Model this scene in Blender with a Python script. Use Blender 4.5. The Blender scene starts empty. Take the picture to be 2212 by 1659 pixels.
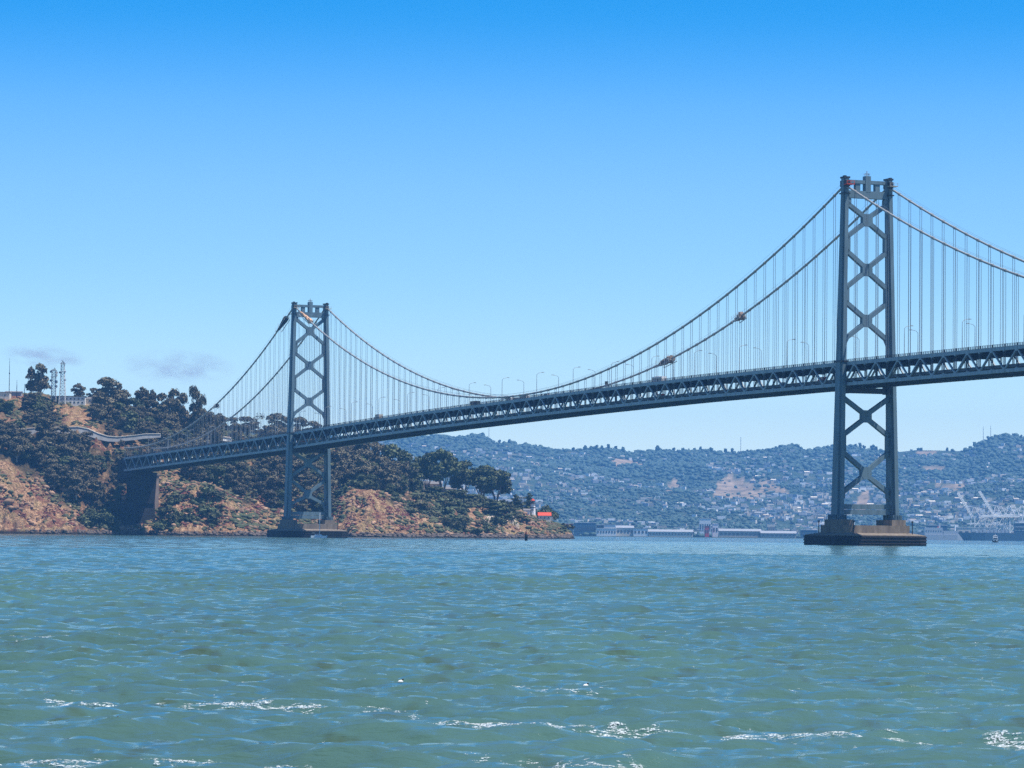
import bpy, math, random
import numpy as np
from mathutils import Vector, Matrix

C = bpy.context.scene
COL = C.collection

# ---------------------------------------------------------------- camera
F = 7373.3; CX, CY = 1106.0, 829.5          # focal length and centre in the 2212 px wide view
CAMH = 3.3; YH = 1153.3; ROLL = 0.0098
pitch = math.atan((YH - CY) / F); roll = math.atan(ROLL)
fwd = np.array([0, math.cos(pitch), math.sin(pitch)])
r0 = np.array([1.0, 0, 0]); u0 = np.cross(r0, fwd)
rgt = math.cos(roll) * r0 + math.sin(roll) * u0
upv = -math.sin(roll) * r0 + math.cos(roll) * u0
cam_d = bpy.data.cameras.new('camera'); cam = bpy.data.objects.new('camera', cam_d); COL.objects.link(cam)
cam_d.sensor_width = 36; cam_d.lens = 120.0; cam_d.clip_start = 0.5; cam_d.clip_end = 60000
M = Matrix(((rgt[0], upv[0], -fwd[0], 0), (rgt[1], upv[1], -fwd[1], 0), (rgt[2], upv[2], -fwd[2], CAMH), (0, 0, 0, 1)))
cam.matrix_world = M
C.camera = cam

# ---------------------------------------------------------------- world, sun, exposure
SUN_DIR = Vector((0.95, -0.28, 0)).normalized()      # horizontal direction towards the sun
SUN_EL = math.radians(66)
w = bpy.data.worlds.new('World'); C.world = w; w.use_nodes = True
nt = w.node_tree; nt.nodes.clear()
out = nt.nodes.new('ShaderNodeOutputWorld'); bg = nt.nodes.new('ShaderNodeBackground')
sky = nt.nodes.new('ShaderNodeTexSky'); sky.sky_type = 'NISHITA'; sky.sun_disc = False
sky.sun_elevation = SUN_EL; sky.sun_rotation = math.atan2(SUN_DIR.x, SUN_DIR.y)
sky.air_density = 1.0; sky.dust_density = 0.3; sky.ozone_density = 2.0; sky.altitude = 0
geo = nt.nodes.new('ShaderNodeTexCoord'); sep = nt.nodes.new('ShaderNodeSeparateXYZ')
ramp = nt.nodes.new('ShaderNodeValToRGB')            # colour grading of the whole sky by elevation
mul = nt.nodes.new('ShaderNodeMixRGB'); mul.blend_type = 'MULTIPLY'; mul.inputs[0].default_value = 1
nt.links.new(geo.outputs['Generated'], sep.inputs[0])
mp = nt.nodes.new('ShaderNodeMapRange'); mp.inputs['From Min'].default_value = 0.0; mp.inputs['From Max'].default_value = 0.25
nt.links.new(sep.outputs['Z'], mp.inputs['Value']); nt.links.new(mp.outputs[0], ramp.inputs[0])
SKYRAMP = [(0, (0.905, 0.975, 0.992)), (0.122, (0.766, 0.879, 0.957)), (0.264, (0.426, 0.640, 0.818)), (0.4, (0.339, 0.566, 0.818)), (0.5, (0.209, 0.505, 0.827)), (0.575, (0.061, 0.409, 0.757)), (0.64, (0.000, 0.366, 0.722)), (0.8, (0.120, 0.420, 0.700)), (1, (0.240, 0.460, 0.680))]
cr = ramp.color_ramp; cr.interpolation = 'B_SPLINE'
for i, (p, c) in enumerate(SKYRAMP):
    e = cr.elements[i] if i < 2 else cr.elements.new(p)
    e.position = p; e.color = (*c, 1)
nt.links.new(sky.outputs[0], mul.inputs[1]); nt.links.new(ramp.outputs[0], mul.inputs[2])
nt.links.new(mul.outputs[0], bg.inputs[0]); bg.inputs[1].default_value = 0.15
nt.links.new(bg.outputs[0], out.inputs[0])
sd = bpy.data.lights.new('sun', 'SUN'); so = bpy.data.objects.new('sun', sd); COL.objects.link(so)
sd.energy = 5.0; sd.angle = math.radians(0.5); sd.color = (1.0, 0.95, 0.87)
sv = Vector((SUN_DIR.x * math.cos(SUN_EL), SUN_DIR.y * math.cos(SUN_EL), math.sin(SUN_EL)))
so.rotation_euler = sv.to_track_quat('Z', 'Y').to_euler()
C.view_settings.view_transform = 'Standard'; C.view_settings.look = 'None'
C.view_settings.exposure = 0.50; C.view_settings.gamma = 1.0
C.view_settings.use_curve_mapping = False
C.render.engine = 'CYCLES'
cy = C.cycles
cy.use_denoising = False; cy.sample_clamp_direct = 1.3; cy.sample_clamp_indirect = 1.3
try: cy.denoiser = 'OPENIMAGEDENOISE'
except Exception: pass
cy.max_bounces = 6; cy.diffuse_bounces = 3; cy.glossy_bounces = 3; cy.transmission_bounces = 2; cy.volume_bounces = 1
cy.use_adaptive_sampling = True; cy.adaptive_threshold = 0.01

# ---------------------------------------------------------------- helpers
def at(x, y, Y):
    """Point at distance Y (metres in front) seen at picture position x, y."""
    d = fwd + rgt * (x - CX) / F + upv * (CY - y) / F
    return np.array([0, 0, CAMH]) + d * (Y / d[1])

def atx(x, Y, z):
    """Point at height z and distance Y that is seen in column x."""
    y = 1100.0
    for _ in range(4):
        p = at(x, y, Y); y += (p[2] - z) * F / Y
    return at(x, y, Y)

def tag(o, label=None, cat=None, group=None, kind=None):
    if label: o['label'] = label
    if cat: o['category'] = cat
    if group: o['group'] = group
    if kind: o['kind'] = kind
    return o

def empty(name, loc=(0, 0, 0), rz=0, parent=None):
    o = bpy.data.objects.new(name, None); COL.objects.link(o)
    o.empty_display_size = 1
    o.location = loc; o.rotation_euler = (0, 0, rz)
    if parent: o.parent = parent
    return o

class MB:
    def __init__(s): s.v = []; s.f = []
    def add(s, v, f):
        n = len(s.v); s.v += [tuple(map(float, p)) for p in v]; s.f += [tuple(i + n for i in q) for q in f]; return s
    def box(s, c, d, rz=0):
        x, y, z = d[0] / 2, d[1] / 2, d[2] / 2; ca, sa = math.cos(rz), math.sin(rz)
        vs = []
        for sz in (-1, 1):
            for sx, sy in ((-1, -1), (1, -1), (1, 1), (-1, 1)):
                px, py = sx * x, sy * y
                vs.append((c[0] + px * ca - py * sa, c[1] + px * sa + py * ca, c[2] + sz * z))
        return s.add(vs, [(0, 3, 2, 1), (4, 5, 6, 7), (0, 1, 5, 4), (1, 2, 6, 5), (2, 3, 7, 6), (3, 0, 4, 7)])
    def beam(s, a, b, w, h, up=(0, 0, 1)):
        a, b = Vector(a), Vector(b); d = (b - a).normalized(); up = Vector(up)
        sd_ = d.cross(up)
        if sd_.length < 1e-4: sd_ = d.cross(Vector((1, 0, 0)))
        sd_.normalize(); u_ = sd_.cross(d).normalized()
        vs = []
        for p in (a, b):
            for i, j in ((-1, -1), (1, -1), (1, 1), (-1, 1)):
                vs.append(p + sd_ * (i * w / 2) + u_ * (j * h / 2))
        return s.add(vs, [(0, 3, 2, 1), (4, 5, 6, 7), (0, 1, 5, 4), (1, 2, 6, 5), (2, 3, 7, 6), (3, 0, 4, 7)])
    def loft(s, rings, cap=True):
        n = len(rings[0]); vs = [p for r in rings for p in r]; fs = []
        for k in range(len(rings) - 1):
            for i in range(n):
                j = (i + 1) % n
                fs.append((k * n + i, k * n + j, (k + 1) * n + j, (k + 1) * n + i))
        if cap: fs += [tuple(range(n - 1, -1, -1)), tuple((len(rings) - 1) * n + i for i in range(n))]
        return s.add(vs, fs)
    def tube(s, pts, rad, n=6):
        pts = [Vector(p) for p in pts]; rings = []
        rad = rad if hasattr(rad, '__len__') else [rad] * len(pts)
        for k, p in enumerate(pts):
            d = (pts[min(k + 1, len(pts) - 1)] - pts[max(k - 1, 0)]).normalized()
            a = d.cross(Vector((0, 0, 1)))
            if a.length < 1e-3: a = Vector((1, 0, 0))
            a.normalize(); b = a.cross(d)
            rings.append([p + (a * math.cos(t) + b * math.sin(t)) * rad[k] for t in [2 * math.pi * i / n for i in range(n)]])
        return s.loft(rings)
    def mesh(s, name, m, smooth=False):
        me = bpy.data.meshes.new(name); me.from_pydata(s.v, [], s.f); me.update()
        if m: me.materials.append(m)
        if smooth: me.polygons.foreach_set('use_smooth', [True] * len(me.polygons))
        return me
    def build(s, name, m, parent=None, smooth=False, loc=None, rz=0):
        return put(name, s.mesh(name, m, smooth), parent, loc, rz)

def put(name, me, parent=None, loc=None, rz=0, scale=None):
    o = bpy.data.objects.new(name, me); COL.objects.link(o)
    if parent: o.parent = parent
    if loc is not None: o.location = loc
    if rz: o.rotation_euler = (0, 0, rz)
    if scale: o.scale = scale
    return o

def grid_mesh(name, X, Y, Z, m, smooth=True, attr=None):
    nr, nc = X.shape
    co = np.stack([X, Y, Z], -1).reshape(-1, 3).astype(np.float32)
    idx = np.arange(nr * nc).reshape(nr, nc)
    q = np.stack([idx[:-1, :-1], idx[:-1, 1:], idx[1:, 1:], idx[1:, :-1]], -1).reshape(-1, 4)
    me = bpy.data.meshes.new(name)
    me.vertices.add(len(co)); me.vertices.foreach_set('co', co.ravel())
    me.loops.add(q.size); me.loops.foreach_set('vertex_index', q.ravel().astype(np.int32))
    me.polygons.add(len(q)); me.polygons.foreach_set('loop_start', np.arange(0, q.size, 4, dtype=np.int32))
    me.update(calc_edges=True); me.validate()
    if smooth: me.polygons.foreach_set('use_smooth', np.ones(len(me.polygons), dtype=bool))
    if attr:
        for an, av in attr.items():
            a = me.attributes.new(an, 'FLOAT', 'POINT'); a.data.foreach_set('value', av.ravel().astype(np.float32))
    me.materials.append(m)
    return me

def quads_mesh(name, V, m, tri=False):
    """V: (n, k, 3) array of separate k-gons."""
    n, k, _ = V.shape
    me = bpy.data.meshes.new(name)
    me.vertices.add(n * k); me.vertices.foreach_set('co', V.reshape(-1).astype(np.float32))
    me.loops.add(n * k); me.loops.foreach_set('vertex_index', np.arange(n * k, dtype=np.int32))
    me.polygons.add(n); me.polygons.foreach_set('loop_start', np.arange(0, n * k, k, dtype=np.int32))
    me.update(calc_edges=True); me.materials.append(m)
    return me

def vnoise(x, y, seed=0):
    xi = np.floor(x).astype(np.int64); yi = np.floor(y).astype(np.int64)
    fx = x - xi; fy = y - yi; fx = fx * fx * (3 - 2 * fx); fy = fy * fy * (3 - 2 * fy)
    def h(a, b):
        n = (a * 374761393 + b * 668265263 + seed * 2147483647) & 0x7fffffff
        n = ((n ^ (n >> 13)) * 1274126177) & 0x7fffffff
        return ((n ^ (n >> 16)) & 0xffff) / 65535.0
    return (h(xi, yi) * (1 - fx) + h(xi + 1, yi) * fx) * (1 - fy) + (h(xi, yi + 1) * (1 - fx) + h(xi + 1, yi + 1) * fx) * fy

def fbm(x, y, o=5, seed=0, gain=0.5, ridged=False):
    r = 0; a = 1; t = 0
    for k in range(o):
        n = vnoise(x * 2 ** k, y * 2 ** k, seed + k * 17)
        if ridged: n = 1 - abs(2 * n - 1)
        r = r + a * n; t += a; a *= gain
    return r / t

# ---------------------------------------------------------------- materials
class N:
    def __init__(s, name):
        s.m = bpy.data.materials.new(name); s.m.use_nodes = True
        s.t = s.m.node_tree; s.b = s.t.nodes['Principled BSDF']
    def n(s, typ, **k):
        x = s.t.nodes.new(typ)
        for a, b in k.items():
            if a in x.inputs: x.inputs[a].default_value = b
            else: setattr(x, a, b)
        return x
    def l(s, a, b): s.t.links.new(a, b)
    def pos(s): return s.n('ShaderNodeNewGeometry').outputs['Position']
    def obj(s): return s.n('ShaderNodeTexCoord').outputs['Object']
    def scaled(s, vec, sc):
        v = s.n('ShaderNodeVectorMath', operation='MULTIPLY'); s.l(vec, v.inputs[0]); v.inputs[1].default_value = sc; return v.outputs[0]
    def noise(s, vec, scale, detail=4, rough=0.55):
        x = s.n('ShaderNodeTexNoise'); x.inputs['Scale'].default_value = scale; x.inputs['Detail'].default_value = detail
        x.inputs['Roughness'].default_value = rough; s.l(vec, x.inputs['Vector']); return x.outputs['Fac']
    def ramp(s, fac, els):
        r = s.n('ShaderNodeValToRGB'); cr = r.color_ramp
        for i, (p, c) in enumerate(els):
            e = cr.elements[i] if i < 2 else cr.elements.new(p)
            e.position = p; e.color = (*c, 1) if hasattr(c, '__len__') else (c, c, c, 1)
        s.l(fac, r.inputs[0]); return r.outputs[0]
    def mix(s, fac, a, b, mode='MIX'):
        x = s.n('ShaderNodeMixRGB', blend_type=mode)
        for i, v in ((0, fac), (1, a), (2, b)):
            if hasattr(v, 'is_linked') or hasattr(v, 'links'): s.l(v, x.inputs[i])
            elif i == 0: x.inputs[0].default_value = v
            else: x.inputs[i].default_value = (*v, 1)
        return x.outputs[0]
    def bump(s, h, st, dist):
        b = s.n('ShaderNodeBump'); b.inputs['Strength'].default_value = st; b.inputs['Distance'].default_value = dist
        s.l(h, b.inputs['Height']); s.l(b.outputs[0], s.b.inputs['Normal'])
    def set(s, col=None, rough=0.8, spec=0.3, metal=0):
        if col is not None:
            if hasattr(col, 'links'): s.l(col, s.b.inputs['Base Color'])
            else: s.b.inputs['Base Color'].default_value = (*col, 1)
        s.b.inputs['Roughness'].default_value = rough; s.b.inputs['Specular IOR Level'].default_value = spec
        s.b.inputs['Metallic'].default_value = metal
        return s.m

def simple(name, col, rough=0.7, spec=0.3, var=0.25, scale=1.0, metal=0):
    """paint or concrete with blotchy variation"""
    n = N(name); f = n.noise(n.obj(), scale, 5)
    lo = tuple(c * (1 - var) for c in col); hi = tuple(min(1, c * (1 + var)) for c in col)
    return n.set(n.ramp(f, [(0.3, lo), (0.7, hi)]), rough, spec, metal)

def mat_steel(name, col, rust=0.12):
    n = N(name); p = n.obj()
    a = n.noise(n.scaled(p, (0.5, 0.5, 0.08)), 1.0, 6); b = n.noise(p, 0.5, 6, 0.7); c = n.noise(p, 3.0, 3)
    base = n.ramp(a, [(0.3, tuple(x * 0.72 for x in col)), (0.7, tuple(x * 1.2 for x in col))])
    base = n.mix(n.ramp(c, [(0.35, 0.0), (0.75, 0.35)]), base, tuple(x * 0.6 for x in col))
    base = n.mix(n.ramp(b, [(0.62, 0.0), (0.72, rust * 4)]), base, (0.10, 0.065, 0.045))
    return n.set(base, 0.55, 0.35)

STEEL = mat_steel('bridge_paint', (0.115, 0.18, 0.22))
TRUSS = mat_steel('bridge_paint_lightened', (0.28, 0.34, 0.38), 0.06)  # lighter copy of the bridge paint, skylight on the truss put into its colour
STEEL_D = mat_steel('bridge_paint_shaded', (0.020, 0.028, 0.036), 0.2)  # darkened bridge paint: shade inside the decks is put into the colour
CABLE = simple('cable_paint', (0.30, 0.30, 0.29), 0.5)
ROPE = simple('rope_steel', (0.16, 0.18, 0.20), 0.5)
ROAD = simple('road_concrete', (0.12, 0.12, 0.12), 0.9)
def mat_conc():
    n = N('pier_concrete'); p = n.obj()
    a = n.noise(n.scaled(p, (0.6, 0.6, 0.1)), 1.0, 6); b = n.noise(p, 0.4, 5)
    c = n.ramp(a, [(0.3, (0.13, 0.105, 0.085)), (0.7, (0.27, 0.22, 0.17))])
    c = n.mix(n.ramp(b, [(0.45, 0.0), (0.7, 0.6)]), c, (0.17, 0.14, 0.11))
    return n.set(c, 0.9, 0.2)
CONC = mat_conc()
def mat_fender():
    n = N('fender_timber'); p = n.obj()
    a = n.noise(n.scaled(p, (1, 1, 0.15)), 1.5, 5)
    return n.set(n.ramp(a, [(0.3, (0.012, 0.012, 0.016)), (0.75, (0.05, 0.045, 0.05))]), 0.75, 0.3)
FENDER = mat_fender()
TARP = simple('tarpaulin', (0.20, 0.155, 0.13), 0.9, 0.1, 0.4, 2.0)
TARP_O = simple('tarpaulin_orange', (0.55, 0.33, 0.20), 0.9, 0.1, 0.3, 2.0)
TARP_B = simple('netting_black', (0.03, 0.035, 0.04), 0.9, 0.1)
WHITE = simple('white_paint', (0.72, 0.71, 0.68), 0.6, 0.3, 0.12)
CREAM = simple('cream_wall', (0.62, 0.55, 0.45), 0.8, 0.2, 0.15)
GREYP = simple('grey_paint', (0.30, 0.32, 0.34), 0.6)
DARK = simple('dark_paint', (0.03, 0.035, 0.04), 0.6)
GLASS = simple('window_glass', (0.03, 0.045, 0.06), 0.15, 0.5, 0.1)
REDP = simple('red_paint', (0.60, 0.06, 0.03), 0.6)
REDROOF = simple('red_roof_tile', (0.58, 0.075, 0.035), 0.7, 0.2, 0.15)
HULL = simple('ship_hull_blue', (0.05, 0.10, 0.14), 0.5)
SHIPG = simple('ship_grey', (0.40, 0.42, 0.44), 0.6)
TAN = simple('tan_paint', (0.42, 0.36, 0.28), 0.7)
DECKW = simple('boat_gelcoat', (0.80, 0.80, 0.79), 0.4, 0.4, 0.05)
ROOFG = simple('grey_roof', (0.18, 0.17, 0.17), 0.8)
ROOFW = simple('shed_roof', (0.30, 0.31, 0.33), 0.7)
BARK = simple('bark', (0.22, 0.17, 0.13), 0.9, 0.1, 0.4, 1.0)
PALEBARK = simple('pale_bark', (0.50, 0.42, 0.34), 0.9, 0.1, 0.3, 1.0)

def mat_leaf(name, c1, c2, c3):
    n = N(name); p = n.obj(); info = n.n('ShaderNodeObjectInfo')
    v = n.n('ShaderNodeVectorMath', operation='ADD'); n.l(p, v.inputs[0]); n.l(info.outputs['Location'], v.inputs[1])
    a = n.noise(v.outputs[0], 0.35, 4, 0.6); b = n.noise(v.outputs[0], 1.8, 2)
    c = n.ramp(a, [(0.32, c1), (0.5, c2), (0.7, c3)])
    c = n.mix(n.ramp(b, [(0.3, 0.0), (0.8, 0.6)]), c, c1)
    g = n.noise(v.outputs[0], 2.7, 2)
    c = n.mix(n.ramp(g, [(0.60, 0.0), (0.72, 0.8)]), c, tuple(q * 2.1 for q in c3))  # pale flecks stand for sun glints on the leaves, painted at random
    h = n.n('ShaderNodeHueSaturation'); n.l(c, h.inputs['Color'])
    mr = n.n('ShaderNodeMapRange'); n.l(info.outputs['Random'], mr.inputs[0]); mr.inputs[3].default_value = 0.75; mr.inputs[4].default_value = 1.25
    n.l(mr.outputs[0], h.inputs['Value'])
    return n.set(h.outputs[0], 0.7, 0.25)
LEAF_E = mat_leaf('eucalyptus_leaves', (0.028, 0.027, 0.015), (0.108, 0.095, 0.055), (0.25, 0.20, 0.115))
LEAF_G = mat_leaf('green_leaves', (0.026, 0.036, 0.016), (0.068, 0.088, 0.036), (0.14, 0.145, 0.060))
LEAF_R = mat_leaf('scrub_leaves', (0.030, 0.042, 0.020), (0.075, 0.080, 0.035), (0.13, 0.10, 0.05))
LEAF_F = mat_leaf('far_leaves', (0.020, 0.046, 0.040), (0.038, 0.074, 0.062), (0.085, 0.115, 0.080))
ICE = mat_leaf('iceplant_leaves', (0.10, 0.03, 0.03), (0.22, 0.05, 0.05), (0.20, 0.12, 0.06))

def mat_island():
    n = N('island_ground'); p = n.pos(); o = n.noise(p, 0.055, 6, 0.6); f = n.noise(p, 0.35, 6, 0.65); g = n.noise(p, 1.3, 4, 0.7)
    rock = n.ramp(f, [(0.30, (0.06, 0.035, 0.022)), (0.44, (0.30, 0.16, 0.085)), (0.58, (0.55, 0.33, 0.185)), (0.75, (0.68, 0.49, 0.31))])
    grass = n.ramp(f, [(0.3, (0.20, 0.15, 0.060)), (0.7, (0.42, 0.32, 0.15))])
    c = n.mix(n.ramp(o, [(0.44, 0.0), (0.66, 1.0)]), rock, grass)
    red = n.noise(n.scaled(p, (0.09, 0.09, 0.16)), 1.0, 5, 0.65)
    c = n.mix(n.ramp(red, [(0.53, 0.0), (0.60, 0.75)]), c, (0.19, 0.055, 0.045))
    c = n.mix(n.ramp(g, [(0.44, 0.0), (0.62, 0.85)]), c, (0.035, 0.024, 0.02))  # dark noise spots paint shaded crevices into the ground colour
    wood = n.n('ShaderNodeAttribute', attribute_name='wood').outputs['Fac']
    duff = n.ramp(f, [(0.4, (0.03, 0.03, 0.018)), (0.75, (0.14, 0.095, 0.05))])
    c = n.mix(wood, c, duff)
    sp = n.n('ShaderNodeSeparateXYZ'); n.l(p, sp.inputs[0])
    wet = n.n('ShaderNodeMapRange'); n.l(sp.outputs['Z'], wet.inputs[0])
    wet.inputs[1].default_value = 1.2; wet.inputs[2].default_value = 3.2; wet.inputs[3].default_value = 1; wet.inputs[4].default_value = 0
    c = n.mix(wet.outputs[0], c, (0.035, 0.028, 0.025))
    n.bump(f, 1.0, 3.0)
    return n.set(c, 0.95, 0.1)
ISLAND = mat_island()

def mat_hills():
    n = N('hillside'); p = n.pos(); f = n.noise(p, 0.02, 6, 0.65); g = n.noise(p, 0.004, 4)
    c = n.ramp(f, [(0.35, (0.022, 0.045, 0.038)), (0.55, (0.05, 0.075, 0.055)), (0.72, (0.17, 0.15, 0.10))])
    dry = n.n('ShaderNodeAttribute', attribute_name='dry').outputs['Fac']
    d = n.ramp(n.noise(p, 0.03, 5), [(0.3, (0.13, 0.105, 0.07)), (0.7, (0.40, 0.29, 0.20))])
    c = n.mix(dry, c, d)
    return n.set(c, 0.95, 0.05)
HILLS = mat_hills()

def mat_water():
    n = N('bay_water'); p = n.pos()
    a = n.noise(n.scaled(p, (0.05, 0.016, 0.05)), 1.0, 4)
    c = n.ramp(a, [(0.35, (0.052, 0.104, 0.086)), (0.65, (0.066, 0.138, 0.114))])
    h1 = n.noise(n.scaled(p, (0.6, 2.2, 1.0)), 1.8, 5, 0.6); h2 = n.noise(n.scaled(p, (0.5, 1.6, 1.0)), 0.35, 4, 0.6)
    ad = n.n('ShaderNodeMath', operation='ADD'); n.l(h1, ad.inputs[0])
    m2 = n.n('ShaderNodeMath', operation='MULTIPLY'); m2.inputs[1].default_value = 1.3; n.l(h2, m2.inputs[0]); n.l(m2.outputs[0], ad.inputs[1])
    h3 = n.noise(n.scaled(p, (0.55, 1.8, 1.0)), 6.0, 4, 0.6); m3 = n.n('ShaderNodeMath', operation='MULTIPLY'); m3.inputs[1].default_value = 0.28; n.l(h3, m3.inputs[0])
    h4 = n.noise(n.scaled(p, (0.35, 0.8, 1.0)), 0.5, 4, 0.6); m4 = n.n('ShaderNodeMath', operation='MULTIPLY'); m4.inputs[1].default_value = 2.5; n.l(h4, m4.inputs[0])
    a2 = n.n('ShaderNodeMath', operation='ADD'); n.l(ad.outputs[0], a2.inputs[0]); n.l(m3.outputs[0], a2.inputs[1])
    a3 = n.n('ShaderNodeMath', operation='ADD'); n.l(a2.outputs[0], a3.inputs[0]); n.l(m4.outputs[0], a3.inputs[1])
    n.bump(a3.outputs[0], 0.8, 0.12)
    o_ = n.noise(n.scaled(p, (0.8, 0.16, 1)), 1.0, 3)
    c = n.mix(n.ramp(o_, [(0.58, 0.0), (0.68, 0.6)]), c, (0.048, 0.068, 0.030))
    n.set(c, 0.06, 0.5); n.b.inputs['IOR'].default_value = 1.33
    return n.m
WATER = mat_water()
n = N('sea_foam'); FOAM = n.set((0.60, 0.65, 0.67), 0.9, 0.2)
_f = n.noise(n.scaled(n.pos(), (1, 0.45, 1)), 26.0, 4, 0.7); n.l(n.ramp(_f, [(0.44, 0.0), (0.66, 1.0)]), n.b.inputs['Alpha'])

# ---------------------------------------------------------------- water
rw = np.random.RandomState(4)
NW = 150
lam = np.exp(rw.uniform(math.log(0.28), math.log(6.5), NW))
th = rw.normal(math.radians(86), 0.48, NW)
kx = 2 * np.pi / lam * np.cos(th); ky = 2 * np.pi / lam * np.sin(th)
amp = 0.0078 * lam ** 0.48 * rw.uniform(0.5, 1.3, NW); ph = rw.uniform(0, 6.28, NW)
def wave(X, Y, res=None):
    Z = np.zeros_like(X)
    gust = 0.65 + 0.7 * fbm(X * 0.03, Y * 0.012, 3, 5)
    for i in range(NW):
        a = amp[i]
        if res is not None: a = a * np.clip(lam[i] / (1.6 * res) - 1.0, 0, 1)
        q = kx[i] * X + ky[i] * Y + ph[i]
        Z += a * (np.sin(q) + 0.22 * np.cos(2 * q))
    return Z * gust
def water():
    rows = [15, 25, 35, 42]
    d = 46.0
    while d < 13500:
        rows.append(d)
        d += 0.2 if d < 110 else (0.34 if d < 260 else (0.9 if d < 600 else (2.4 if d < 1800 else (25 if d < 3500 else 200))))
    rows = np.array(rows)
    tx = 0.165
    cols = np.concatenate([[-3, -1.2, -0.6, -0.35, -0.22], np.linspace(-tx, tx, 470), [0.22, 0.35, 0.6, 1.2, 3]])
    T, D = np.meshgrid(cols, rows); X = T * D; Y = D
    step = np.gradient(rows)[:, None] * np.ones_like(T); cs = np.maximum(step * 0.8, D * (2 * tx / 470)); 
    Z = wave(X, Y, cs) * np.clip((0.2 - abs(T)) / 0.03, 0, 1) * np.clip((3000 - D) / 800, 0, 1)
    o = put('water', grid_mesh('water', X, Y, Z, WATER)); tag(o, 'choppy teal bay water filling the lower third', kind='structure')
water()

def foam():
    rng = random.Random(7)
    V = []; F_ = []; CN = []
    def blob(x, y, L, W, ang):
        k = 9; c = len(V)
        pts = []
        for i in range(k):
            t = 2 * math.pi * i / k; r = rng.uniform(0.45, 1.15)
            dx, dy = math.cos(t) * L * r, math.sin(t) * W * r
            pts.append((x + dx * math.cos(ang) - dy * math.sin(ang), y + dx * math.sin(ang) + dy * math.cos(ang)))
        pts.append((x, y))
        for i, (a, b) in enumerate(pts):
            CN.append((x, y)); V.append((a, b, 0.012 if i == k else 0.003))
        for i in range(k): F_.append((c + i, c + (i + 1) % k, c + k))
    def streak(x0, y0, x1, y1, n, L, W, jit):
        n = int(n * (2.2 if n > 6 else 1))
        m = max(2, int(n / 1.3)); sub = []
        for i in range(m):
            f = (i + rng.random()) / m; sub.append((x0 + (x1 - x0) * f, y0 + (y1 - y0) * f + rng.gauss(0, jit * 0.55), rng.uniform(0.3, 1.0), rng.gauss(0.0, 0.05)))
        for i in range(n * 6):
            cx0, cy0, sz, tl = rng.choice(sub); u_ = rng.gauss(0, 0.55) * (x1 - x0) / m * sz
            xs = cx0 + u_; ys = cy0 + tl * u_ + rng.gauss(0, 0.7)
            dpx = ys - YH - (xs - CX) * ROLL
            D = CAMH * F / max(dpx, 4); p = at(xs, ys, D)
            q = rng.random() ** 2 + 0.15
            blob(p[0], p[1], L * q * 0.85, W * q * 0.40, rng.gauss(0, 0.22))
    # breaking crests, near to far
    for (x0, y0, x1, y1, n_, L, W, j) in [
            (30, 1638, 200, 1652, 22, 0.085, 0.07, 5), (240, 1640, 420, 1652, 26, 0.09, 0.07, 5), (-30, 1655, 700, 1662, 40, 0.09, 0.06, 4),
            (860, 1574, 1050, 1578, 16, 0.10, 0.05, 3), (1020, 1578, 1350, 1586, 34, 0.17, 0.07, 3), (1300, 1580, 1470, 1586, 22, 0.17, 0.08, 5),
            (1180, 1570, 1280, 1577, 14, 0.13, 0.07, 4), (1440, 1588, 1620, 1602, 16, 0.16, 0.07, 4), (1560, 1592, 1680, 1606, 10, 0.11, 0.06, 3), (700, 1560, 1040, 1574, 14, 0.1, 0.04, 3),
            (2130, 1600, 2230, 1607, 16, 0.16, 0.08, 4), (100, 1516, 290, 1530, 16, 0.15, 0.08, 3), (450, 1524, 690, 1534, 24, 0.16, 0.08, 4),
            (780, 1530, 900, 1550, 8, 0.12, 0.07, 4), (1030, 1645, 1400, 1655, 22, 0.09, 0.05, 5), (560, 1190, 582, 1191, 9, 1.0, 1.5, 0.6),
            (0, 1520, 700, 1533, 16, 0.2, 0.05, 3), (640, 1556, 1120, 1576, 18, 0.2, 0.05, 3), (1560, 1596, 2230, 1608, 26, 0.2, 0.05, 3), (0, 1640, 900, 1654, 30, 0.16, 0.05, 3), (1000, 1490, 1400, 1500, 8, 0.16, 0.05, 3), (0, 1382, 200, 1392, 8, 0.25, 0.06, 2), (1700, 1500, 1900, 1520, 5, 0.1, 0.06, 6), (300, 1185, 420, 1188, 4, 0.8, 0.8, 1.0), (900, 1186, 1100, 1192, 4, 0.6, 0.8, 1)]:
        streak(x0, y0, x1, y1, n_, L, W, j)
    for _ in range(150):
        y = 1168 + 480 * rng.random() ** 1.6; x = rng.uniform(-20, 2230); streak(x, y, x + rng.choice((3, 6, 20)), y, 1, 0.0007 * CAMH * F / (y - YH), 0.0006 * CAMH * F / (y - YH), 0.5)
    A = np.array(V); 
    CN = np.array(CN); dd = CN[:, 1]; rs_ = np.where(dd < 110, 0.16, np.where(dd < 260, 0.27, np.where(dd < 600, 0.72, 1.9)))
    big = dd > 150; PX = np.where(big, CN[:, 0], A[:, 0]); PY = np.where(big, CN[:, 1], A[:, 1])
    A[:, 2] += wave(PX, PY, np.maximum(rs_, dd * 0.000825)) + 0.015 + np.where(big, 0.03, 0)
    mb = MB(); mb.v = [tuple(p) for p in A]; mb.f = F_
    o = mb.build('sea_foam', FOAM, smooth=True); tag(o, 'white foam streaks and whitecaps scattered over the water', 'foam', kind='stuff')
foam()

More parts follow.
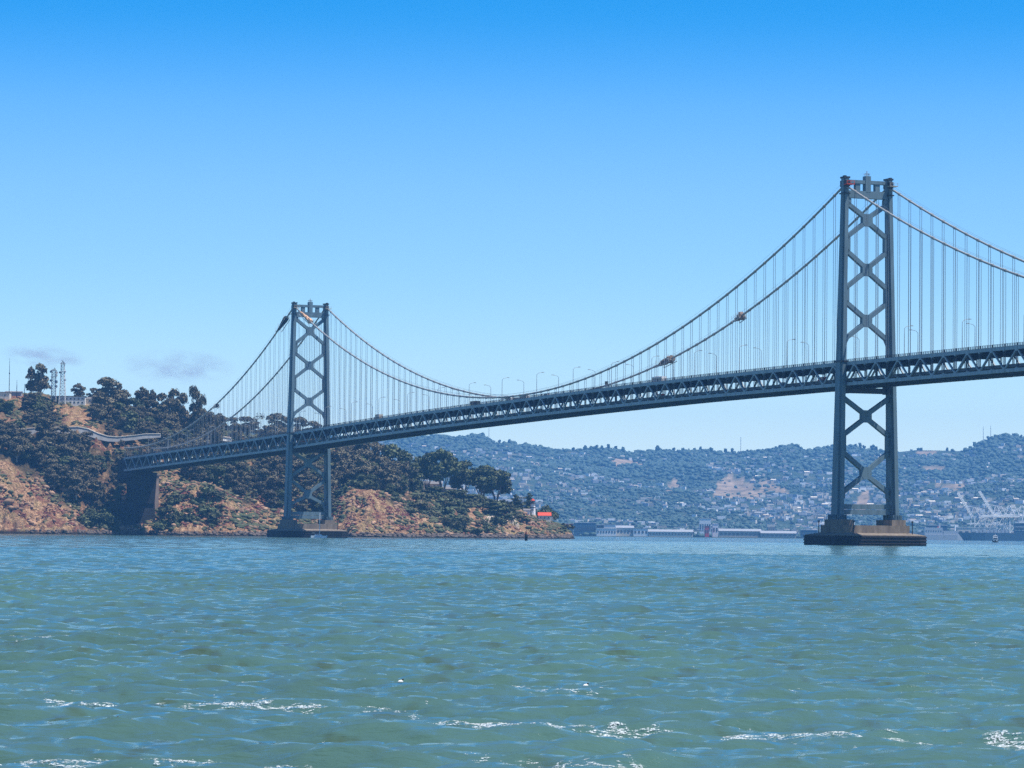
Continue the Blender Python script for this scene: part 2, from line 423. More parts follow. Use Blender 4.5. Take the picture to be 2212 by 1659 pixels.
# ---------------------------------------------------------------- island terrain
COLS = {
 -140: [(2345, 1120), (2375, 1040), (2400, 1005), (2440, 965), (2480, 930), (2530, 880), (2580, 855), (2680, 850)],
 0: [(2342, 1116), (2370, 1040), (2395, 1008), (2440, 965), (2480, 925), (2520, 890), (2580, 856), (2680, 853)],
 87: [(2345, 1130), (2370, 1095), (2400, 1052), (2440, 1000), (2480, 940), (2520, 905), (2570, 870), (2600, 855), (2680, 852)],
 150: [(2345, 1140), (2370, 1115), (2400, 1090), (2440, 1010), (2480, 940), (2520, 910), (2570, 878), (2600, 867), (2680, 866)],
 200: [(2345, 1145), (2370, 1130), (2400, 1110), (2440, 1040), (2480, 950), (2520, 915), (2570, 885), (2610, 870), (2680, 868)],
 240: [(2350, 1148), (2380, 1135), (2410, 1100), (2440, 1050), (2480, 960), (2520, 925), (2580, 892), (2640, 880)],
 280: [(2360, 1148), (2390, 1125), (2420, 1060), (2450, 990), (2490, 955), (2540, 925), (2590, 893), (2650, 885)],
 330: [(2355, 1147), (2380, 1125), (2410, 1090), (2440, 1040), (2480, 985), (2530, 945), (2590, 905), (2650, 893)],
 393: [(2345, 1143), (2370, 1110), (2400, 1075), (2430, 1044), (2455, 1044), (2500, 1000), (2560, 950), (2620, 915), (2680, 905)],
 433: [(2345, 1143), (2375, 1110), (2410, 1049), (2425, 1052), (2480, 1030), (2560, 975), (2640, 925), (2700, 918)],
 492: [(2345, 1146), (2370, 1120), (2400, 1073), (2415, 1082), (2470, 1060), (2560, 995), (2640, 940), (2700, 930)],
 542: [(2350, 1148), (2375, 1135), (2395, 1111), (2415, 1118), (2470, 1070), (2560, 1005), (2650, 950), (2720, 938)],
 590: [(2370, 1152), (2400, 1145), (2440, 1110), (2500, 1065), (2580, 1005), (2660, 960), (2720, 948)],
 700: [(2420, 1150), (2450, 1120), (2500, 1085), (2560, 1045), (2640, 995), (2720, 965), (2800, 955)],
 763: [(2400, 1149), (2420, 1125), (2460, 1054), (2480, 1056), (2560, 1040), (2640, 1010), (2720, 985), (2780, 980)],
 825: [(2400, 1148), (2430, 1110), (2470, 1066), (2520, 1062), (2600, 1045), (2700, 1030), (2800, 1025)],
 870: [(2410, 1149), (2440, 1115), (2480, 1090), (2540, 1070), (2600, 1058), (2700, 1052)],
 905: [(2450, 1152), (2475, 1130), (2520, 1098), (2570, 1072), (2640, 1062), (2700, 1060)],
 967: [(2480, 1154), (2510, 1130), (2550, 1098), (2600, 1077), (2650, 1068), (2720, 1066)],
 1023: [(2510, 1155), (2540, 1130), (2580, 1100), (2620, 1086), (2680, 1079)],
 1085: [(2540, 1157), (2565, 1130), (2600, 1102), (2640, 1091), (2700, 1088)],
 1125: [(2560, 1158), (2585, 1132), (2620, 1108), (2660, 1101)],
 1170: [(2570, 1158), (2600, 1136), (2640, 1123), (2680, 1121)],
 1205: [(2590, 1159), (2620, 1143), (2650, 1133), (2690, 1133)],
 1236: [(2610, 1162), (2640, 1157), (2680, 1158)],
 1250: [(2620, 1172), (2680, 1172)],
}
YS = np.concatenate([np.arange(2300, 2520, 1.5), np.arange(2520, 2900, 4.0), np.arange(2900, 3100, 20.0)])
cx_ = np.array(sorted(COLS))
prof = []
for x in cx_:
    pts = COLS[x]; ys = [pts[0][0] - 14] + [p[0] for p in pts] + [pts[-1][0] + 250]
    zs = [-2.5] + [max(at(x, y, Y)[2], -2.5) for Y, y in pts] + [-2.5]
    z = np.interp(YS, ys, zs); z[YS < ys[0]] = -2.5 - (ys[0] - YS[YS < ys[0]]) * 0.1
    prof.append(z)
prof = np.array(prof)
XS = np.arange(-140, 1251, 2.5)
def smoothcols(xq):
    k = np.clip(np.searchsorted(cx_, xq, 'right') - 1, 0, len(cx_) - 2)
    f = np.clip((xq - cx_[k]) / (cx_[k + 1] - cx_[k]), 0, 1); f = f * f * (3 - 2 * f) * 0.6 + f * 0.4
    return prof[k] * (1 - f)[:, None] + prof[k + 1] * f[:, None]
TZ = smoothcols(XS)                                    # (nx, ny)
kern = np.array([1, 2, 3, 2, 1.]) / 9
TZ = np.apply_along_axis(lambda a: np.convolve(np.pad(a, 2, 'edge'), kern, 'valid'), 0, TZ)
GX = np.array([[atx(x, Y, 40)[0] for Y in YS] for x in XS]); GY = np.tile(YS, (len(XS), 1))
slope = np.clip(np.gradient(TZ, axis=1) / np.gradient(YS)[None, :], 0, 2)
rk = fbm(GX / 13, GY / 13 + TZ / 17, 5, 3, 0.55, True); rk2 = fbm(GX / 3.3, TZ / 4 + GY / 9, 4, 9, 0.6)
land = np.clip((TZ + 2) / 4, 0, 1)
gul = fbm(GX / 19, GY / 75, 4, 41, 0.55, True); gul2 = fbm(GX / 6, GY / 30, 3, 47, 0.5, True)
TZ = TZ + land * np.clip(slope, 0, 1.3) * ((gul - 0.62) * 23 + (gul2 - 0.6) * 8)
TZ = TZ + land * ((rk - 0.6) * (1.5 + 10.0 * np.clip(slope, 0, 1.2)) + (rk2 - 0.5) * (0.6 + 3.6 * np.clip(slope, 0, 1)))
def zg(x, Y):
    """Island ground height in picture column x at distance Y."""
    i = np.clip(int(round((x - XS[0]) / 2.5)), 0, len(XS) - 1); return float(np.interp(Y, YS, TZ[i]))
# groves: (x0, x1, Y0, Y1, number, hmin, hmax, kind, label, group)
GROVES = [
 (-60, 110, 2425, 2475, 20, 12, 19, 'E', 'purple-grey eucalyptus below the white retaining wall', 'eucalyptus grove at the cliff top by the wall'),
 (100, 225, 2400, 2470, 30, 12, 19, 'E', 'dark eucalyptus beside the concrete anchorage pier', 'eucalyptus grove beside the anchorage'),
 (225, 335, 2445, 2500, 22, 5, 10, 'E', 'small brown-leaved tree on the slope above the anchorage', 'small trees above the anchorage'),
 (208, 262, 2382, 2430, 16, 9, 14, 'E', 'dark tree pressed against the left side of the anchorage', 'trees left of the anchorage'),
 (193, 246, 2352, 2376, 11, 9, 15, 'G', 'green tree at the foot of the anchorage pier', 'trees at the foot of the anchorage'),
 (-30, 30, 2515, 2545, 6, 8, 13, 'G', 'low tree under the flat-roofed hilltop building', 'trees on the upper left slope'),
 (55, 125, 2500, 2550, 9, 10, 16, 'E', 'dark tree on the slope under the radio towers', 'trees under the radio towers'),
 (205, 300, 2520, 2590, 18, 13, 20, 'E', 'eucalyptus in the grove right of the white building', 'eucalyptus grove right of the white building'),
 (300, 450, 2500, 2590, 42, 12, 20, 'E', 'eucalyptus in the wood behind the left cables', 'eucalyptus wood behind the cables'),
 (440, 700, 2580, 2680, 30, 12, 17, 'E', 'tree above the deck left of the far tower', 'trees above the deck near the far tower'),
 (400, 560, 2450, 2520, 30, 12, 18, 'E', 'tree in the gully under the deck', 'trees in the gully under the deck'),
 (560, 720, 2455, 2560, 34, 12, 20, 'E', 'tree on the slope behind the far tower', 'trees behind the far tower'),
 (730, 880, 2510, 2640, 34, 16, 24, 'E', 'eucalyptus under the deck right of the far tower', 'eucalyptus grove right of the far tower'),
 (780, 870, 2475, 2520, 7, 9, 14, 'G', 'dark tree on the cliff edge right of the far tower', 'trees on the cliff edge'),
]
GXs = np.tile(XS[:, None], (1, len(YS)))
wood = np.zeros_like(TZ)
for g in GROVES:
    wood = np.maximum(wood, np.clip(1 - np.maximum.reduce([g[0] - GXs, GXs - g[1], np.zeros_like(GXs)]) / 20, 0, 1) * np.clip(1 - np.maximum.reduce([g[2] - 6 - GY, GY - g[3], np.zeros_like(GY)]) / 10, 0, 1))
wood *= np.clip(fbm(GX / 20, GY / 20, 3, 8) * 3 - 0.6, 0, 1)
island = put('island_terrain', grid_mesh('island_terrain', GX.T, GY.T, TZ.T, ISLAND, True, {'wood': wood.T}))
tag(island, 'rocky orange headland with cliffs and dry slopes behind the bridge', kind='structure')

# ---------------------------------------------------------------- far shore and hills
SKYL = [(-400, 935), (0, 928), (300, 925), (480, 917), (560, 925), (700, 938), (860, 942), (948, 936), (978, 941), (1020, 934), (1042, 936), (1068, 950), (1100, 952),
        (1154, 958), (1204, 968), (1262, 965), (1317, 964), (1359, 973), (1403, 968), (1452, 970), (1507, 967), (1561, 971), (1602, 973), (1657, 967), (1692, 957), (1717, 957),
        (1739, 968), (1799, 960), (1838, 959), (1886, 966), (1938, 970), (1974, 966), (2011, 966), (2047, 967), (2075, 968), (2102, 959), (2124, 948), (2146, 941), (2175, 935), (2211, 938), (2300, 930), (2600, 950)]
hx = np.arange(-400, 2601, 6.0); hY = np.concatenate([np.arange(5850, 7600, 45), np.arange(7600, 10400, 60), np.arange(10400, 13000, 200)])
RY = 10000.0
sk = np.interp(hx, [p[0] for p in SKYL], [p[1] for p in SKYL])
ridge = np.array([at(x, y, RY)[2] for x, y in zip(hx, sk)]) - 9
HX = np.array([[atx(x, Y, 60)[0] for Y in hY] for x in hx]); HY = np.tile(hY, (len(hx), 1))
t_ = np.clip((HY - 6500) / (RY - 6500), 0, 1)
shape = 0.16 * t_ + 0.84 * (t_ ** 1.25)
HZ = ridge[:, None] * shape
bumps = fbm(HX / 700, HY / 900, 5, 21, 0.5); b2 = fbm(HX / 240, HY / 300, 4, 31, 0.5, True)
env = np.clip(t_ * 4, 0, 1) * np.clip((1 - t_) * 3.0, 0.0, 1)
HZ = HZ + env * ((bumps - 0.5) * 120 + (b2 - 0.5) * 34)
back = np.clip((HY - RY) / 2500, 0, 1); HZ = np.where(HY > RY, ridge[:, None] * (1 - back) , HZ)
flat = HY < 6500
HZ = np.where(flat, 2.0 * np.clip((HY - 5850) / 60, 0, 1) - 1.0, np.maximum(HZ, 1.0))
def zh(x, Y):
    i = np.clip(int(round((x - hx[0]) / 6.0)), 0, len(hx) - 1); return float(np.interp(Y, hY, HZ[i]))
def scr(P):
    d = np.array(P) - np.array([0, 0, CAMH]); z = d @ fwd
    return CX + F * (d @ rgt) / z, CY - F * (d @ upv) / z
P3 = np.stack([HX, HY, HZ - CAMH], -1); zz = P3 @ fwd
SX = CX + F * (P3 @ rgt) / zz; SY = CY - F * (P3 @ upv) / zz
def patch(poly):
    inside = np.zeros(SX.shape, bool); n = len(poly)
    for i in range(n):
        (x0, y0), (x1, y1) = poly[i], poly[(i + 1) % n]
        c = ((y0 > SY) != (y1 > SY)) & (SX < (x1 - x0) * (SY - y0) / (y1 - y0 + 1e-9) + x0); inside ^= c
    return inside
dry = np.zeros_like(SX)
for poly in ([(1436, 1058), (1441, 1046), (1458, 1038), (1473, 1046), (1466, 1058), (1448, 1060)],
             [(1538, 1072), (1552, 1040), (1575, 1026), (1605, 1036), (1632, 1052), (1660, 1068), (1625, 1080), (1580, 1074)],
             [(1620, 1034), (1650, 1038), (1690, 1056), (1716, 1066), (1690, 1068), (1650, 1058)],
             [(1320, 988), (1352, 992), (1398, 1004), (1390, 1010), (1350, 1006), (1322, 1008)],
             [(1060, 944), (1076, 946), (1100, 958), (1080, 958)], [(1840, 1100), (1862, 1062), (1874, 1050), (1876, 1095), (1862, 1120)],
             [(2020, 1042), (2045, 1046), (2086, 1044), (2086, 1056), (2040, 1058)], [(1990, 1010), (2030, 1006), (2040, 1014), (2000, 1020)], [(1980, 976), (2020, 974), (2024, 983), (1985, 985)]):
    dry = np.maximum(dry, patch(poly).astype(float))
dry = np.clip(dry * (0.4 + 1.2 * fbm(HX / 40, HY / 60, 4, 77)), 0, 1)
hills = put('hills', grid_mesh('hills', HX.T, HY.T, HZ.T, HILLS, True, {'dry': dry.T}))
tag(hills, 'long wooded hills with dry patches rising across the bay', kind='structure')

rn = np.random.RandomState(11)
def ico():
    t = (1 + 5 ** .5) / 2
    v = np.array([(-1, t, 0), (1, t, 0), (-1, -t, 0), (1, -t, 0), (0, -1, t), (0, 1, t), (0, -1, -t), (0, 1, -t), (t, 0, -1), (t, 0, 1), (-t, 0, -1), (-t, 0, 1)]) / math.hypot(1, t)
    f = np.array([(0, 11, 5), (0, 5, 1), (0, 1, 7), (0, 7, 10), (0, 10, 11), (1, 5, 9), (5, 11, 4), (11, 10, 2), (10, 7, 6), (7, 1, 8), (3, 9, 4), (3, 4, 2), (3, 2, 6), (3, 6, 8), (3, 8, 9), (4, 9, 5), (2, 4, 11), (6, 2, 10), (8, 6, 7), (9, 8, 1)])
    return v, f
IV, IF = ico()
def blobs(name, centers, radii, m, jit=0.25, seed=0):
    """many small uneven lumps joined in one mesh; radii (n,3)"""
    r = np.random.RandomState(seed); n = len(centers)
    V = IV[None] * radii[:, None, :] * (1 + r.uniform(-jit, jit, (n, 12, 1))) + centers[:, None, :]
    Fc = IF[None] + (np.arange(n) * 12)[:, None, None]
    me = bpy.data.meshes.new(name); me.vertices.add(n * 12); me.vertices.foreach_set('co', V.reshape(-1).astype(np.float32))
    me.loops.add(n * 60); me.loops.foreach_set('vertex_index', Fc.reshape(-1).astype(np.int32))
    me.polygons.add(n * 20); me.polygons.foreach_set('loop_start', np.arange(0, n * 60, 3, dtype=np.int32))
    me.update(calc_edges=True); me.materials.append(m); return me

def far_woods():
    cs, rs = [], []
    n = 0
    while n < 32000:
        x = rn.uniform(-60, 2270); Y = 6500 + (RY + 60 - 6500) * rn.uniform(0, 1) ** 0.9
        i = int(round((x - hx[0]) / 6)); j = int(np.argmin(abs(hY - Y)))
        if dry[i, j] > 0.25 and rn.rand() > 0.06: continue
        z = zh(x, Y); p = atx(x, Y, z)
        dens = fbm(np.array([p[0] / 160]), np.array([Y / 260]), 3, 55)[0]
        if rn.rand() > np.clip((dens - 0.36) * 5 + (z / 260) * 0.5, 0.10, 1): continue
        s = rn.uniform(1.8, 5.2) * (1.0 + 0.4 * (z > 150))
        cs.append((p[0], Y, z + s * 0.5)); rs.append((s * rn.uniform(0.7, 1.7), s, s * rn.uniform(0.6, 1.2))); n += 1
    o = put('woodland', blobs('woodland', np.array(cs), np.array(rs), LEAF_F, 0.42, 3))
    tag(o, 'dense dark woodland covering the hills across the bay', 'woodland', kind='stuff')
far_woods()

def house_mesh(k):
    r = random.Random(k); w_, d_, h_ = [(11, 9, 5), (15, 9, 4), (9, 9, 7), (18, 10, 5), (12, 12, 6)][k]
    mb = MB(); mb.box((0, 0, h_ / 2), (w_, d_, h_)); 
    for sx in np.linspace(-0.32, 0.32, 4): mb.box((sx * w_, -d_ / 2 - 0.02, h_ * 0.55), (1.2, 0.1, 1.3))
    me = mb.mesh('house', [CREAM, CREAM, WHITE, TAN, GREYP][k])
    for p in list(me.polygons)[6:]: p.material_index = 1
    me.materials.append(GLASS)
    rb = MB(); rh = 2.4 if k != 3 else 0.6
    rb.add([(-w_ / 2 - .5, -d_ / 2 - .5, h_), (w_ / 2 + .5, -d_ / 2 - .5, h_), (w_ / 2 + .5, d_ / 2 + .5, h_), (-w_ / 2 - .5, d_ / 2 + .5, h_), (-w_ / 2 - .5, 0, h_ + rh), (w_ / 2 + .5, 0, h_ + rh)],
           [(0, 1, 5, 4), (2, 3, 4, 5), (0, 4, 3), (1, 2, 5), (0, 3, 2, 1)])
    return me, rb.mesh('roof', [ROOFG, CREAM, ROOFG, ROOFW, TAN][k])
HM = [house_mesh(k) for k in range(5)]
def far_houses():
    r = np.random.RandomState(5); n = 0; rest = MB(); k = 0
    while n < 3100:
        x = r.uniform(880, 2225); Y = 6520 + (RY - 6700) * r.uniform(0, 1) ** 1.15
        if r.rand() < 0.12: x = r.uniform(820, 950)
        i = int(round((x - hx[0]) / 6)); j = int(np.argmin(abs(hY - Y)))
        if dry[i, j] > 0.2: continue
        z = zh(x, Y); p = atx(x, Y, z)
        dens = fbm(np.array([p[0] / 160]), np.array([Y / 260]), 3, 55)[0]
        if r.rand() > np.clip(1.35 - (dens - 0.30) * 4.5, 0.06, 1): continue
        if r.rand() > np.clip(1.25 - (Y - 6500) / 4300, 0.15, 1): continue
        n += 1; kk = r.randint(5); rz = r.uniform(-0.5, 0.5); z += 1.5
        if n <= 290 and n % 1 == 0:
            h = tag(empty('house', (p[0], Y, z - 2), rz), 'small pale house on the far hills ' + ('above the tip of the headland' if x < 1250 else 'left of the dry patches' if x < 1450 else 'around the big dry patch' if x < 1700 else 'just left of the near tower' if x < 1820 else 'behind the legs of the near tower' if x < 1940 else 'above the grey ship' if x < 2070 else 'above the container cranes') + (', low down' if Y < 7300 else ', halfway up' if Y < 8500 else ', high up'), 'house', 'houses on the far hills')
            put('wall', HM[kk][0], h); put('roof', HM[kk][1], h)
        else:
            w_, d_, h_ = r.uniform(7, 19), r.uniform(7, 10), r.uniform(3.0, 6.0)
            rest.box((p[0], Y, z + h_ / 2 - 1), (w_, d_, h_ + 2), rz)
    o = rest.build('hillside_houses', CREAM)
    o.data.materials.append(GREYP); o.data.materials.append(WHITE); o.data.materials.append(TAN)
    mi = np.repeat(r.randint(0, 4, len(o.data.polygons) // 6), 6); o.data.polygons.foreach_set('material_index', mi.astype(np.int32))
    tag(o, 'countless tiny pale houses scattered over the far hillside', 'houses', kind='stuff')
far_houses()

# haze
hz = MB(); hz.box((0, 6750, 246), (14000, 14100, 508))
hm = bpy.data.materials.new('haze_air'); hm.use_nodes = True; hm.node_tree.nodes.clear()
ho = hm.node_tree.nodes.new('ShaderNodeOutputMaterial'); hv = hm.node_tree.nodes.new('ShaderNodeVolumePrincipled')
hv.inputs['Color'].default_value = (0.17, 0.48, 1.0, 1); hv.inputs['Density'].default_value = 5.0e-5; hv.inputs['Density Attribute'].default_value = ''
hv.inputs['Anisotropy'].default_value = 0.0
hm.node_tree.links.new(hv.outputs[0], ho.inputs['Volume'])
o = hz.build('haze', hm); tag(o, 'thin blue sea air over the whole bay', 'haze', kind='stuff')

# ---------------------------------------------------------------- the suspension bridge (local axes: s along, t across, z up)
S0 = (-122.04, 2052.0); UA = math.atan2(-0.92508, 0.37978)
BR = tag(empty('suspension_bridge', (*S0, 0), UA), 'long grey double-deck suspension bridge with two cross-braced steel towers', 'bridge')
SPAN = 704.0; PL = SPAN / 77
def zr(s): return float(np.interp(s, [-400, -370, -165, -14, 67, 214, 404, 539, 676, 742, 846, 1100], [54.2, 55.0, 59.8, 63.4, 65.9, 69.6, 73.2, 75.1, 75.9, 76.1, 76.4, 76.5]))
_ss = np.arange(-420, 1120, 4.0); _zz = np.array([zr(s) for s in _ss]); _zz = np.convolve(np.pad(_zz, 10, 'edge'), np.ones(21) / 21, 'valid')
def zr(s): return float(np.interp(s, _ss, _zz))
def cz(s):
    if s < 0: return 139.0 + 0.4555 * s + 6.6e-4 * s * s
    if s <= SPAN: return 139.0 - 0.3878 * s + 5.69e-4 * s * s
    t = s - SPAN; return 148.0 - 0.4229 * t + 6.2e-4 * t * t
TC = 10.05
SI = range(-40, 107)                                    # panel points
unit = MB().beam((0, 0, 0), (1, 0, 0), 1, 1)
def unit_mesh(name, w_, h_, m): return MB().beam((0, 0, 0), (1, 0, 0), w_, h_).mesh(name, m)
VERT_Q = Matrix(((0, 0, -1), (0, 1, 0), (1, 0, 0))).to_quaternion()
def member(me, name, a, b, parent, roll_=None):
    """a straight member from a to b that shares its mesh with its like"""
    a, b = Vector(a), Vector(b); d = b - a; o = put(name, me, parent)
    q = VERT_Q if abs(d.x) + abs(d.y) < 1e-3 else d.to_track_quat('X', 'Z'); o.rotation_mode = 'QUATERNION'; o.rotation_quaternion = q
    o.location = a; o.scale = (d.length, 1, 1); return o
m_diag = unit_mesh('diagonal', 0.66, 0.55, TRUSS); m_vert = unit_mesh('vertical', 0.62, 0.55, STEEL_D)
# lattice vertical: two thin legs
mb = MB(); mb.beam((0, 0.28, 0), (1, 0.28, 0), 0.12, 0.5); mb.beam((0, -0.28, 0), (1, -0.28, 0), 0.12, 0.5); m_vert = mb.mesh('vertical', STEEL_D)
mb = MB(); mb.beam((0, 0.45, 0), (1, 0.45, 0), 0.13, 0.13); mb.beam((0, -0.45, 0), (1, -0.45, 0), 0.13, 0.13)
m_rope = mb.mesh('suspender', ROPE)
for side in (-1, 1):
    t = side * TC
    tr = empty('stiffening_truss', parent=BR)
    for nm, dz, h_, w_ in (('top_chord', -1.75, 1.35, 0.8), ('bottom_chord', -10.1, 1.35, 0.8)):
        c = MB()
        for i in list(SI)[:-1]:
            a, b = i * PL, (i + 1) * PL
            c.beam((a, t, zr(a) + dz), (b, t, zr(b) + dz), w_, h_)
        co = c.build(nm, TRUSS, tr)
        g = MB()                                          # gusset plates and batten rivet strips standing proud of the chord
        for i in SI:
            a = i * PL; top = (i % 2 == 0) == (nm == 'top_chord')
            g.box((a, t, zr(a) + dz + (-0.35 if nm == 'top_chord' else 0.35)), (1.9 if top else 0.9, 0.94, 1.9 if top else 1.45))
            g.box((a + PL / 3, t, zr(a + PL / 3) + dz), (0.22, 0.88, 1.41)); g.box((a + 2 * PL / 3, t, zr(a + 2 * PL / 3) + dz), (0.22, 0.88, 1.41))
        g.build('gusset_plate', TRUSS, tr)['kind'] = 'stuff'
    for i in list(SI)[:-1]:
        a, b = i * PL, (i + 1) * PL
        if i % 2 == 0: member(m_diag, 'diagonal', (a + 0.4, t, zr(a) - 2.4), (b - 0.4, t, zr(b) - 9.5), tr)
        else: member(m_diag, 'diagonal', (a + 0.4, t, zr(a) - 9.5), (b - 0.4, t, zr(b) - 2.4), tr)
    for i in SI:
        a = i * PL; member(m_vert, 'vertical', (a, t, zr(a) - 9.4), (a, t, zr(a) - 2.45), tr)
# decks
def ribbon(name, t0, t1, dz, th, m, parent, n=None):
    rings = []
    for i in SI:
        a = i * PL; z = zr(a) + dz; rings.append([(a, t0, z - th), (a, t1, z - th), (a, t1, z), (a, t0, z)])
    return MB().loft(rings).build(name, m, parent)
ud = empty('upper_deck', parent=BR); ld = empty('lower_deck', parent=BR)
ribbon('road_slab', -9.6, 9.6, -1.2, 0.35, ROAD, ud); ribbon('road_slab', -9.6, 9.6, -8.55, 0.35, ROAD, ld)
for par, dz, dep in ((ud, -1.56, 1.7), (ld, -8.91, 1.9)):
    f = MB(); s_ = MB()
    for i in SI:
        a = i * PL; f.box((a, 0, zr(a) + dz - dep / 2), (0.5, 19.0, dep))
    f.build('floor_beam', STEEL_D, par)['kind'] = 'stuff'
    for t in (-7.8, -5.2, -2.6, 0, 2.6, 5.2, 7.8):
        for i in list(SI)[:-1]:
            a, b = i * PL, (i + 1) * PL; s_.beam((a, t, zr(a) + dz - 0.5), (b, t, zr(b) + dz - 0.5), 0.35, 0.9)
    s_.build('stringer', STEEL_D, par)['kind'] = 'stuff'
lb = MB()
for i in list(SI)[:-1]:
    a, b = i * PL, (i + 1) * PL; sgn = 1 if i % 2 else -1
    lb.beam((a, -9.4 * sgn, zr(a) - 10.75), (b, 9.4 * sgn, zr(b) - 10.75), 0.5, 0.35)
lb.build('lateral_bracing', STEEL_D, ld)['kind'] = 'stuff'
ribbon('crash_barrier', -9.3, -9.0, -7.7, 0.85, ROAD, ld); ribbon('crash_barrier', 9.0, 9.3, -7.7, 0.85, ROAD, ld)
for t in (-9.9, 9.9):
    r = MB()
    for i in list(SI)[:-1]:
        a, b = i * PL, (i + 1) * PL
        for dz, th in ((0.0, 0.16), (-0.35, 0.10), (-0.65, 0.10)): r.beam((a, t, zr(a) + dz), (b, t, zr(b) + dz), 0.14, th)
        for k in range(5): q = a + PL * k / 5; r.box((q, t, zr(q) - 0.55), (0.16, 0.16, 1.1))
        r.box((a, t, zr(a) - 0.5), (0.45, 0.3, 1.25))
        r.beam((a, t, zr(a) - 0.98), (b, t, zr(b) - 0.98), 0.25, 0.18)
    r.build('railing', STEEL_D, ud)
# cables
for side in (-1, 1):
    t = side * TC
    pts = []; s = -366.0
    while s < 1070: pts.append((s, t, max(cz(s), zr(s) - 1.0))); s += 6.4
    cab = MB().tube(pts, 0.46, 8).build('main_cable', CABLE, BR, True)
    bd = MB(); hr = MB()
    for i in SI:
        a = i * PL
        if i in (0, 77): continue
        z0, z1 = cz(a - 0.6), cz(a + 0.6)
        if cz(a) < zr(a) + 0.2: continue
        bd.tube([(a - 0.55, t, z0), (a + 0.55, t, z1)], 0.62, 8)
    bd.build('cable_band', CABLE, cab)['kind'] = 'stuff'
    for dt in (-0.75, 0.75): hr.tube([(p[0], p[1] + dt, p[2] + 1.25) for p in pts], 0.035, 4)
    hr.build('hand_line', ROPE, cab)
    for i in SI:
        a = i * PL
        if i in (0, 77) or cz(a) < zr(a) + 0.6 or a > 1000: continue
        o = member(m_rope, 'suspender', (a, t, zr(a) - 1.0), (a, t, cz(a) - 0.3), BR)

